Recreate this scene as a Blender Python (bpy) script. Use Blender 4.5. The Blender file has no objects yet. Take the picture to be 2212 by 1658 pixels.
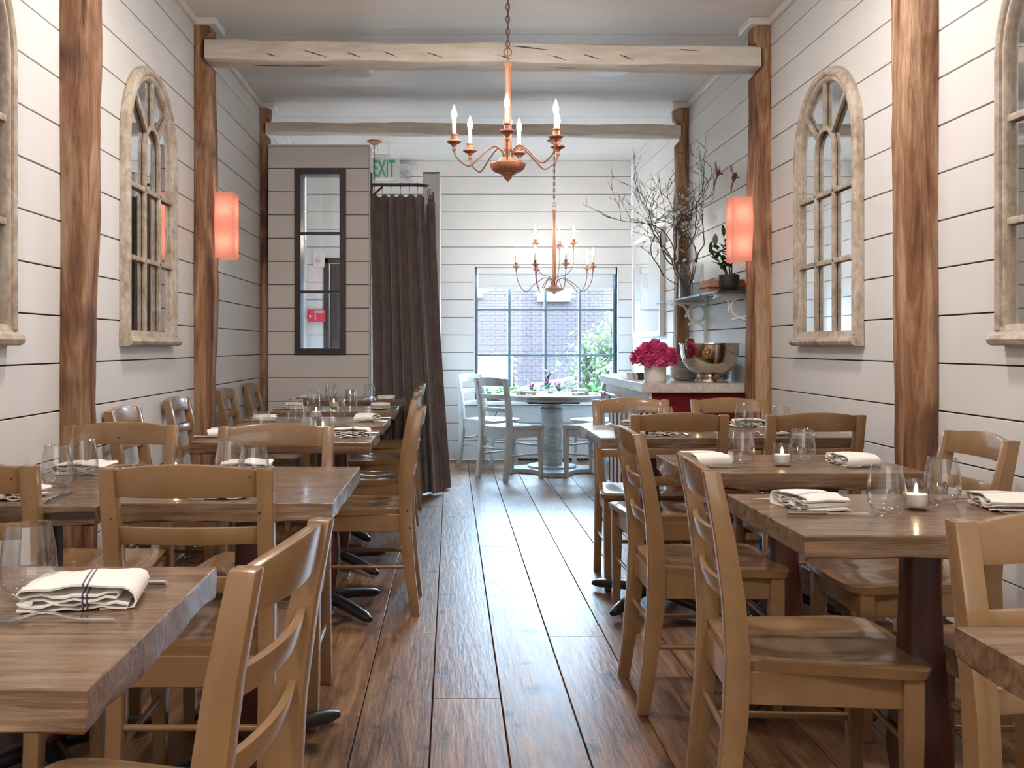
import bpy, bmesh, math, random
from mathutils import Vector, Matrix, noise

SC = bpy.context.scene
COL = SC.collection
PI = math.pi
R = math.radians
rng = random.Random(7)

# ------------------------------------------------------------------ camera, world, light, exposure
cam_data = bpy.data.cameras.new('camera')
cam_data.sensor_fit = 'HORIZONTAL'
cam_data.sensor_width = 36.0
cam_data.lens = 36.0 * 2150.0 / 2212.0
cam_data.shift_x = 132.0 / 2212.0
cam_data.shift_y = -81.5 / 2212.0
cam_data.clip_start = 0.05
cam = bpy.data.objects.new('camera', cam_data)
COL.objects.link(cam)
cam.location = (0, 0, 1.125)
cam.rotation_euler = (R(90), 0, 0)
SC.camera = cam

SC.view_settings.view_transform = 'Standard'
SC.view_settings.look = 'None'
SC.view_settings.gamma = 1.0
SC.view_settings.use_curve_mapping = False
SC.view_settings.exposure = 0.65
SC.cycles.sample_clamp_indirect = 8.0
SC.cycles.caustics_reflective = False
SC.cycles.caustics_refractive = False
SC.cycles.use_denoising = True

world = bpy.data.worlds.new('world')
SC.world = world
world.use_nodes = True
wn = world.node_tree.nodes
wn['Background'].inputs[0].default_value = (0.53, 0.76, 1.0, 1)
wn['Background'].inputs[1].default_value = 58.0


def area(name, loc, rot, sx, sy, power, color, portal=False, spread=180):
    d = bpy.data.lights.new(name, 'AREA')
    d.shape = 'RECTANGLE'
    d.size, d.size_y = sx, sy
    d.energy = power
    d.color = color
    d.spread = R(spread)
    if portal:
        d.cycles.is_portal = True
    o = bpy.data.objects.new(name, d)
    COL.objects.link(o)
    o.location = loc
    o.rotation_euler = rot
    return o


# daylight through the street window (portal for the sky), added fill lights at the rear and the ceiling
area('window_portal', (0.95, 10.12, 1.26), (R(-90), 0, 0), 1.40, 1.36, 1, (1, 1, 1), portal=True)
area('door_portal', (-0.84, 10.12, 1.0), (R(-90), 0, 0), 0.84, 1.98, 1, (1, 1, 1), portal=True)
sun_d = bpy.data.lights.new('sun', 'SUN')
sun_d.energy = 4.0
sun_d.angle = R(1.0)
sun_d.color = (1.0, 0.95, 0.88)
sun = bpy.data.objects.new('sun', sun_d)
COL.objects.link(sun)
sun.rotation_euler = (R(48), 0, R(-18))      # high and behind the camera: it lights the facade across the street
area('rear_fill', (0.2, -2.3, 1.7), (R(92), 0, 0), 2.8, 2.0, 25, (1.0, 0.95, 0.91))  # added fill behind the camera; the rear wall has no window
for lx, ly in ((-0.6, 0.6), (0.95, 0.6), (-0.6, 3.6), (0.95, 3.6)):
    area('ceiling_fill', (lx, ly, 2.955), (0, 0, 0), 0.2, 0.2, 18, (1.0, 0.92, 0.86))  # unseen ceiling lights added to brighten the tables and near walls


# ------------------------------------------------------------------ mesh helper
class MB:
    def __init__(self):
        self.v = []
        self.f = []

    def add(self, vs, fs):
        b = len(self.v)
        self.v += [tuple(p) for p in vs]
        self.f += [tuple(i + b for i in f) for f in fs]
        return self

    def box(self, x0, x1, y0, y1, z0, z1):
        vs = [(x0, y0, z0), (x1, y0, z0), (x1, y1, z0), (x0, y1, z0), (x0, y0, z1), (x1, y0, z1), (x1, y1, z1), (x0, y1, z1)]
        return self.add(vs, [(0, 3, 2, 1), (4, 5, 6, 7), (0, 1, 5, 4), (1, 2, 6, 5), (2, 3, 7, 6), (3, 0, 4, 7)])

    def hexa(self, vs):
        return self.add(vs, [(0, 3, 2, 1), (4, 5, 6, 7), (0, 1, 5, 4), (1, 2, 6, 5), (2, 3, 7, 6), (3, 0, 4, 7)])

    def loft(self, rings, cap=True, closed=True):
        n = len(rings[0])
        vs = [p for r in rings for p in r]
        fs = []
        for i in range(len(rings) - 1):
            for j in range(n if closed else n - 1):
                k = (j + 1) % n
                fs.append((i * n + j, i * n + k, (i + 1) * n + k, (i + 1) * n + j))
        if cap:
            fs.append(tuple(reversed(range(n))))
            fs.append(tuple((len(rings) - 1) * n + j for j in range(n)))
        return self.add(vs, fs)

    def tube(self, pts, r, n=8, cap=True, flat=1.0, closed=False, up=None):
        pts = [Vector(p) for p in pts]
        m = len(pts)
        rs = r if isinstance(r, (list, tuple)) else [r] * m
        rings = []
        prev = None
        for i, p in enumerate(pts):
            if closed:
                t = pts[(i + 1) % m] - pts[i - 1]
            else:
                t = pts[min(i + 1, m - 1)] - pts[max(i - 1, 0)]
            if t.length < 1e-9:
                t = Vector((0, 0, 1))
            t.normalize()
            if up is not None:
                a = Vector(up)
            elif prev is None:
                a = Vector((0, 0, 1)) if abs(t.z) < 0.9 else Vector((1, 0, 0))
            else:
                a = prev
            b = t.cross(a)
            if b.length < 1e-6:
                b = t.cross(Vector((0.3, 1, 0.2)))
            b.normalize()
            a = b.cross(t)
            prev = a
            rings.append([p + (a * math.cos(2 * PI * k / n) * flat + b * math.sin(2 * PI * k / n)) * rs[i] for k in range(n)])
        if closed:
            rings.append(rings[0])
            return self.loft(rings, cap=False)
        return self.loft(rings, cap=cap)

    def ribbon(self, pts, w, h, up=(0, 0, 1)):
        """rectangular bar swept along pts: w across (horizontal), h along up"""
        pts = [Vector(p) for p in pts]
        up = Vector(up)
        rings = []
        m = len(pts)
        for i, p in enumerate(pts):
            t = (pts[min(i + 1, m - 1)] - pts[max(i - 1, 0)]).normalized()
            s = t.cross(up).normalized()
            u = s.cross(t)
            rings.append([p + s * w / 2 - u * h / 2, p + s * w / 2 + u * h / 2, p - s * w / 2 + u * h / 2, p - s * w / 2 - u * h / 2])
        return self.loft(rings)

    def lathe(self, prof, n=24, c=(0, 0, 0), cap=True):
        rings = [[(c[0] + r * math.cos(2 * PI * k / n), c[1] + r * math.sin(2 * PI * k / n), c[2] + z) for k in range(n)] for r, z in prof]
        return self.loft(rings, cap=cap)

    def prism(self, poly, z0, z1):
        return self.loft([[(x, y, z0) for x, y in poly], [(x, y, z1) for x, y in poly]])

    def prism_y(self, poly, y0, y1):
        return self.loft([[(x, y0, z) for x, z in poly], [(x, y1, z) for x, z in poly]])

    def grid(self, fn, nu, nv):
        vs = [fn(i / nu, j / nv) for j in range(nv + 1) for i in range(nu + 1)]
        fs = []
        for j in range(nv):
            for i in range(nu):
                a = j * (nu + 1) + i
                fs.append((a, a + 1, a + nu + 2, a + nu + 1))
        return self.add(vs, fs)

    def ball(self, c, rx, ry=None, rz=None, nu=10, nv=7):
        ry = ry or rx
        rz = rz or rx
        rings = []
        for j in range(1, nv):
            a = -PI / 2 + PI * j / nv
            rings.append([(c[0] + rx * math.cos(a) * math.cos(2 * PI * k / nu), c[1] + ry * math.cos(a) * math.sin(2 * PI * k / nu), c[2] + rz * math.sin(a)) for k in range(nu)])
        b = len(self.v)
        self.loft(rings, cap=False)
        i0 = len(self.v)
        self.v += [(c[0], c[1], c[2] - rz), (c[0], c[1], c[2] + rz)]
        for k in range(nu):
            self.f.append((i0, b + (k + 1) % nu, b + k))
            self.f.append((i0 + 1, b + (nv - 2) * nu + k, b + (nv - 2) * nu + (k + 1) % nu))
        return self

    def xform(self, M, start=0):
        for i in range(start, len(self.v)):
            self.v[i] = tuple(M @ Vector(self.v[i]))
        return self

    def mesh(self, name, mat, smooth=None, bevel=0, seg=1):
        me = bpy.data.meshes.new(name)
        me.from_pydata(self.v, [], self.f)
        bm = bmesh.new()
        bm.from_mesh(me)
        bmesh.ops.recalc_face_normals(bm, faces=bm.faces)
        if bevel:
            es = [e for e in bm.edges if len(e.link_faces) == 2 and e.calc_face_angle(0) > 0.5]
            bmesh.ops.bevel(bm, geom=es, offset=bevel, segments=seg, affect='EDGES', profile=0.6, clamp_overlap=True)
        bm.to_mesh(me)
        bm.free()
        me.materials.append(mat)
        if smooth is not None:
            me.polygons.foreach_set('use_smooth', [True] * len(me.polygons))
            me.set_sharp_from_angle(angle=R(smooth))
        me.update()
        return me

    def build(self, name, mat, parent=None, smooth=None, bevel=0, seg=1, loc=(0, 0, 0), rot=(0, 0, 0)):
        return link(name, self.mesh(name, mat, smooth, bevel, seg), parent, loc, rot)


def link(name, data, parent=None, loc=(0, 0, 0), rot=(0, 0, 0)):
    o = bpy.data.objects.new(name, data)
    COL.objects.link(o)
    o.location = loc
    o.rotation_euler = rot
    if parent is not None:
        o.parent = parent
    return o


def tag(o, label, cat, group=None):
    o['label'] = label
    o['category'] = cat
    o['kind'] = 'thing'
    if group:
        o['group'] = group
    return o


def thing(name, label, cat, loc=(0, 0, 0), rotz=0.0, group=None):
    o = bpy.data.objects.new(name, None)
    COL.objects.link(o)
    o.empty_display_size = 0.1
    o.location = loc
    o.rotation_euler = (0, 0, rotz)
    return tag(o, label, cat, group)


def struct(o):
    o['kind'] = 'structure'
    return o


KIDS = {}


def children_of(o):
    return [c for c in COL.objects if c.parent is o]


def dup(src, loc, rotz, label, group=None):
    """copy of a thing together with copies of its parts and sub-parts"""
    if src.name not in KIDS:
        KIDS[src.name] = [(c, children_of(c)) for c in children_of(src)]
    r = src.copy()
    COL.objects.link(r)
    r.location = loc
    r.rotation_euler = (0, 0, rotz)
    r['label'] = label
    if group:
        r['group'] = group
    for c, sub in KIDS[src.name]:
        k = c.copy()
        COL.objects.link(k)
        k.parent = r
        for s in sub:
            q = s.copy()
            COL.objects.link(q)
            q.parent = k
    return r


# ------------------------------------------------------------------ materials
def new_mat(name):
    m = bpy.data.materials.new(name)
    m.use_nodes = True
    nt = m.node_tree
    return m, nt, nt.nodes['Principled BSDF']


def plain(name, col, rough=0.5, metal=0.0, var=0.0, scale=20.0, bump=0.0, coat=0.0, spec=0.5, sheen=0.0, chips=None):
    m, nt, b = new_mat(name)
    b.inputs['Base Color'].default_value = (*col, 1)
    b.inputs['Roughness'].default_value = rough
    b.inputs['Metallic'].default_value = metal
    b.inputs['Coat Weight'].default_value = coat
    b.inputs['Coat Roughness'].default_value = 0.10
    b.inputs['Specular IOR Level'].default_value = spec
    b.inputs['Sheen Weight'].default_value = sheen
    if var or bump:
        tc = nt.nodes.new('ShaderNodeTexCoord')
        nz = nt.nodes.new('ShaderNodeTexNoise')
        nz.inputs['Scale'].default_value = scale
        nz.inputs['Detail'].default_value = 5
        nt.links.new(tc.outputs['Object'], nz.inputs['Vector'])
        if var:
            rp = nt.nodes.new('ShaderNodeValToRGB')
            rp.color_ramp.elements[0].position = 0.3
            rp.color_ramp.elements[1].position = 0.7
            rp.color_ramp.elements[0].color = (*[c * (1 - var) for c in col], 1)
            rp.color_ramp.elements[1].color = (*[min(1, c * (1 + var)) for c in col], 1)
            nt.links.new(nz.outputs['Fac'], rp.inputs['Fac'])
            out = rp.outputs['Color']
            if chips:      # worn spots where the paint has flaked to dark wood
                n3 = nt.nodes.new('ShaderNodeTexNoise'); n3.inputs['Scale'].default_value = chips[0]; n3.inputs['Detail'].default_value = 2
                oi = nt.nodes.new('ShaderNodeObjectInfo')
                ad = nt.nodes.new('ShaderNodeVectorMath'); ad.operation = 'ADD'
                nt.links.new(tc.outputs['Object'], ad.inputs[0]); nt.links.new(oi.outputs['Location'], ad.inputs[1])
                nt.links.new(ad.outputs[0], n3.inputs['Vector'])
                r3 = nt.nodes.new('ShaderNodeMapRange'); r3.inputs['From Min'].default_value = chips[1]; r3.inputs['From Max'].default_value = chips[1] + 0.02
                nt.links.new(n3.outputs['Fac'], r3.inputs['Value'])
                mx = nt.nodes.new('ShaderNodeMixRGB'); mx.inputs[2].default_value = (*chips[2], 1)
                nt.links.new(r3.outputs[0], mx.inputs[0]); nt.links.new(out, mx.inputs[1])
                out = mx.outputs[0]
            nt.links.new(out, b.inputs['Base Color'])
        if bump:
            bp = nt.nodes.new('ShaderNodeBump')
            bp.inputs['Strength'].default_value = bump
            bp.inputs['Distance'].default_value = 0.004
            nt.links.new(nz.outputs['Fac'], bp.inputs['Height'])
            nt.links.new(bp.outputs['Normal'], b.inputs['Normal'])
    return m


def wood(name, cols, stretch, rough=(0.35, 0.55), grain=0.5, fine=6.0, bump=0.25, tint=0.0, coat=0.0, spots=None, crack=0.0, pos=(0.28, 0.5, 0.74), dist=0.004, spec=0.5):
    """cols: dark, mid, light; stretch: noise frequency along x, y, z of the object"""
    m, nt, b = new_mat(name)
    N = nt.nodes.new
    L = nt.links.new
    tc = N('ShaderNodeTexCoord')
    oi = N('ShaderNodeObjectInfo')
    mul = N('ShaderNodeMath'); mul.operation = 'MULTIPLY'; mul.inputs[1].default_value = 37.0
    L(oi.outputs['Random'], mul.inputs[0])
    add = N('ShaderNodeVectorMath'); add.operation = 'ADD'
    L(tc.outputs['Object'], add.inputs[0])
    L(mul.outputs[0], add.inputs[1])
    mp = N('ShaderNodeMapping')
    mp.inputs['Scale'].default_value = stretch
    L(add.outputs[0], mp.inputs['Vector'])
    n1 = N('ShaderNodeTexNoise')
    n1.inputs['Scale'].default_value = 1.0
    n1.inputs['Detail'].default_value = 7
    n1.inputs['Roughness'].default_value = 0.62
    n1.inputs['Distortion'].default_value = 0.9
    L(mp.outputs[0], n1.inputs['Vector'])
    rp = N('ShaderNodeValToRGB')
    e = rp.color_ramp.elements
    e[0].position, e[0].color = pos[0], (*cols[0], 1)
    e[1].position, e[1].color = pos[2], (*cols[2], 1)
    k = e.new(pos[1]); k.color = (*cols[1], 1)
    L(n1.outputs['Fac'], rp.inputs['Fac'])
    col = rp.outputs['Color']
    n2 = N('ShaderNodeTexNoise')
    n2.inputs['Scale'].default_value = fine
    n2.inputs['Detail'].default_value = 4
    n2.inputs['Roughness'].default_value = 0.6
    L(mp.outputs[0], n2.inputs['Vector'])
    if grain:
        r2 = N('ShaderNodeMapRange')
        r2.inputs['From Min'].default_value = 0.3
        r2.inputs['From Max'].default_value = 0.65
        r2.inputs['To Min'].default_value = 1 - grain
        r2.inputs['To Max'].default_value = 1.06
        L(n2.outputs['Fac'], r2.inputs['Value'])
        mx = N('ShaderNodeMixRGB'); mx.blend_type = 'MULTIPLY'; mx.inputs[0].default_value = 1.0
        L(col, mx.inputs[1]); L(r2.outputs[0], mx.inputs[2])
        col = mx.outputs[0]
    if spots:
        n3 = N('ShaderNodeTexNoise')
        n3.inputs['Scale'].default_value = spots[1]
        n3.inputs['Detail'].default_value = 3
        L(add.outputs[0], n3.inputs['Vector'])
        r3 = N('ShaderNodeMapRange')
        r3.inputs['From Min'].default_value = spots[2]
        r3.inputs['From Max'].default_value = spots[3]
        L(n3.outputs['Fac'], r3.inputs['Value'])
        mx = N('ShaderNodeMixRGB')
        L(r3.outputs[0], mx.inputs[0]); L(col, mx.inputs[1]); mx.inputs[2].default_value = (*spots[0], 1)
        col = mx.outputs[0]
    if crack:
        n4 = N('ShaderNodeTexNoise')
        n4.inputs['Scale'].default_value = crack
        n4.inputs['Detail'].default_value = 1
        L(mp.outputs[0], n4.inputs['Vector'])
        r4 = N('ShaderNodeMapRange')
        r4.inputs['From Min'].default_value = 0.70
        r4.inputs['From Max'].default_value = 0.76
        L(n4.outputs['Fac'], r4.inputs['Value'])
        mx = N('ShaderNodeMixRGB')
        L(r4.outputs[0], mx.inputs[0]); L(col, mx.inputs[1]); mx.inputs[2].default_value = (*[c * 0.25 for c in cols[0]], 1)
        col = mx.outputs[0]
    if tint:
        r5 = N('ShaderNodeMapRange')
        r5.inputs['To Min'].default_value = 1 - tint
        r5.inputs['To Max'].default_value = 1 + tint
        L(oi.outputs['Random'], r5.inputs['Value'])
        mx = N('ShaderNodeMixRGB'); mx.blend_type = 'MULTIPLY'; mx.inputs[0].default_value = 1.0
        L(col, mx.inputs[1]); L(r5.outputs[0], mx.inputs[2])
        col = mx.outputs[0]
    L(col, b.inputs['Base Color'])
    rr = N('ShaderNodeMapRange')
    rr.inputs['To Min'].default_value, rr.inputs['To Max'].default_value = rough
    L(n1.outputs['Fac'], rr.inputs['Value'])
    L(rr.outputs[0], b.inputs['Roughness'])
    b.inputs['Specular IOR Level'].default_value = spec
    b.inputs['Coat Weight'].default_value = coat
    b.inputs['Coat Roughness'].default_value = 0.12
    bp = N('ShaderNodeBump')
    bp.inputs['Strength'].default_value = bump
    bp.inputs['Distance'].default_value = dist
    L(n2.outputs['Fac'], bp.inputs['Height'])
    L(bp.outputs[0], b.inputs['Normal'])
    return m


def thin_glass(name, tint=(0.97, 0.98, 0.98), ior=1.5, gain=1.0, base=0.0):
    m, nt, b = new_mat(name)
    nt.nodes.remove(b)
    out = nt.nodes['Material Output']
    tr = nt.nodes.new('ShaderNodeBsdfTransparent'); tr.inputs[0].default_value = (*tint, 1)
    gl = nt.nodes.new('ShaderNodeBsdfGlossy'); gl.inputs['Roughness'].default_value = 0.02
    fr = nt.nodes.new('ShaderNodeLayerWeight'); fr.inputs[0].default_value = 0.5
    pw = nt.nodes.new('ShaderNodeMath'); pw.operation = 'POWER'; pw.inputs[1].default_value = 2.6
    nt.links.new(fr.outputs['Facing'], pw.inputs[0])
    ma = nt.nodes.new('ShaderNodeMath'); ma.operation = 'MULTIPLY_ADD'; ma.use_clamp = True
    ma.inputs[1].default_value = 0.85 * gain; ma.inputs[2].default_value = 0.04 + base
    mx = nt.nodes.new('ShaderNodeMixShader')
    nt.links.new(pw.outputs[0], ma.inputs[0])
    nt.links.new(ma.outputs[0], mx.inputs[0])
    nt.links.new(tr.outputs[0], mx.inputs[1])
    nt.links.new(gl.outputs[0], mx.inputs[2])
    nt.links.new(mx.outputs[0], out.inputs['Surface'])
    return m


def emit(name, col, strength):
    m, nt, b = new_mat(name)
    b.inputs['Base Color'].default_value = (*col, 1)
    b.inputs['Emission Color'].default_value = (*col, 1)
    b.inputs['Emission Strength'].default_value = strength
    return m


def fabric_shade(name, col):
    m, nt, b = new_mat(name)
    out = nt.nodes['Material Output']
    tl = nt.nodes.new('ShaderNodeBsdfTranslucent'); tl.inputs[0].default_value = (*col, 1)
    b.inputs['Base Color'].default_value = (*col, 1)
    b.inputs['Roughness'].default_value = 0.9
    tc = nt.nodes.new('ShaderNodeTexCoord')
    wv = nt.nodes.new('ShaderNodeTexWave'); wv.bands_direction = 'Z'; wv.inputs['Scale'].default_value = 90
    nt.links.new(tc.outputs['Object'], wv.inputs[0])
    bp = nt.nodes.new('ShaderNodeBump'); bp.inputs['Strength'].default_value = 0.15; bp.inputs['Distance'].default_value = 0.002
    nt.links.new(wv.outputs['Fac'], bp.inputs['Height'])
    nt.links.new(bp.outputs[0], b.inputs['Normal'])
    mx = nt.nodes.new('ShaderNodeMixShader'); mx.inputs[0].default_value = 0.55
    nt.links.new(b.outputs[0], mx.inputs[1]); nt.links.new(tl.outputs[0], mx.inputs[2])
    nt.links.new(mx.outputs[0], out.inputs['Surface'])
    return m


def leafy(name, col, var=0.25, trans=0.3):
    m, nt, b = new_mat(name)
    out = nt.nodes['Material Output']
    oi = nt.nodes.new('ShaderNodeObjectInfo')
    tc = nt.nodes.new('ShaderNodeTexCoord')
    nz = nt.nodes.new('ShaderNodeTexNoise'); nz.inputs['Scale'].default_value = 40
    nt.links.new(tc.outputs['Object'], nz.inputs['Vector'])
    rp = nt.nodes.new('ShaderNodeValToRGB')
    rp.color_ramp.elements[0].position = 0.35; rp.color_ramp.elements[1].position = 0.65
    rp.color_ramp.elements[0].color = (*[c * (1 - var) for c in col], 1)
    rp.color_ramp.elements[1].color = (*[min(1, c * (1 + var)) for c in col], 1)
    nt.links.new(nz.outputs['Fac'], rp.inputs['Fac'])
    nt.links.new(rp.outputs[0], b.inputs['Base Color'])
    b.inputs['Roughness'].default_value = 0.45
    tl = nt.nodes.new('ShaderNodeBsdfTranslucent')
    nt.links.new(rp.outputs[0], tl.inputs[0])
    mx = nt.nodes.new('ShaderNodeMixShader'); mx.inputs[0].default_value = trans
    nt.links.new(b.outputs[0], mx.inputs[1]); nt.links.new(tl.outputs[0], mx.inputs[2])
    nt.links.new(mx.outputs[0], out.inputs['Surface'])
    return m


def napkin_mat(name):
    m, nt, b = new_mat(name)
    N = nt.nodes.new; L = nt.links.new
    b.inputs['Roughness'].default_value = 0.9
    b.inputs['Sheen Weight'].default_value = 0.2
    tc = N('ShaderNodeTexCoord')
    sx = N('ShaderNodeSeparateXYZ')
    L(tc.outputs['Object'], sx.inputs[0])
    prev = None
    for x0 in (0.0115, 0.0175):
        s = N('ShaderNodeMath'); s.operation = 'SUBTRACT'; s.inputs[1].default_value = x0
        L(sx.outputs['X'], s.inputs[0])
        a = N('ShaderNodeMath'); a.operation = 'ABSOLUTE'; L(s.outputs[0], a.inputs[0])
        c = N('ShaderNodeMath'); c.operation = 'LESS_THAN'; c.inputs[1].default_value = 0.0013
        L(a.outputs[0], c.inputs[0])
        if prev is None:
            prev = c
        else:
            d = N('ShaderNodeMath'); d.operation = 'MAXIMUM'
            L(prev.outputs[0], d.inputs[0]); L(c.outputs[0], d.inputs[1])
            prev = d
    mx = N('ShaderNodeMixRGB')
    mx.inputs[1].default_value = (0.80, 0.75, 0.69, 1)
    mx.inputs[2].default_value = (0.06, 0.06, 0.09, 1)
    L(prev.outputs[0], mx.inputs[0]); L(mx.outputs[0], b.inputs['Base Color'])
    nz = N('ShaderNodeTexNoise'); nz.inputs['Scale'].default_value = 260
    L(tc.outputs['Object'], nz.inputs['Vector'])
    bp = N('ShaderNodeBump'); bp.inputs['Strength'].default_value = 0.25; bp.inputs['Distance'].default_value = 0.001
    L(nz.outputs['Fac'], bp.inputs['Height']); L(bp.outputs[0], b.inputs['Normal'])
    return m


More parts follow.
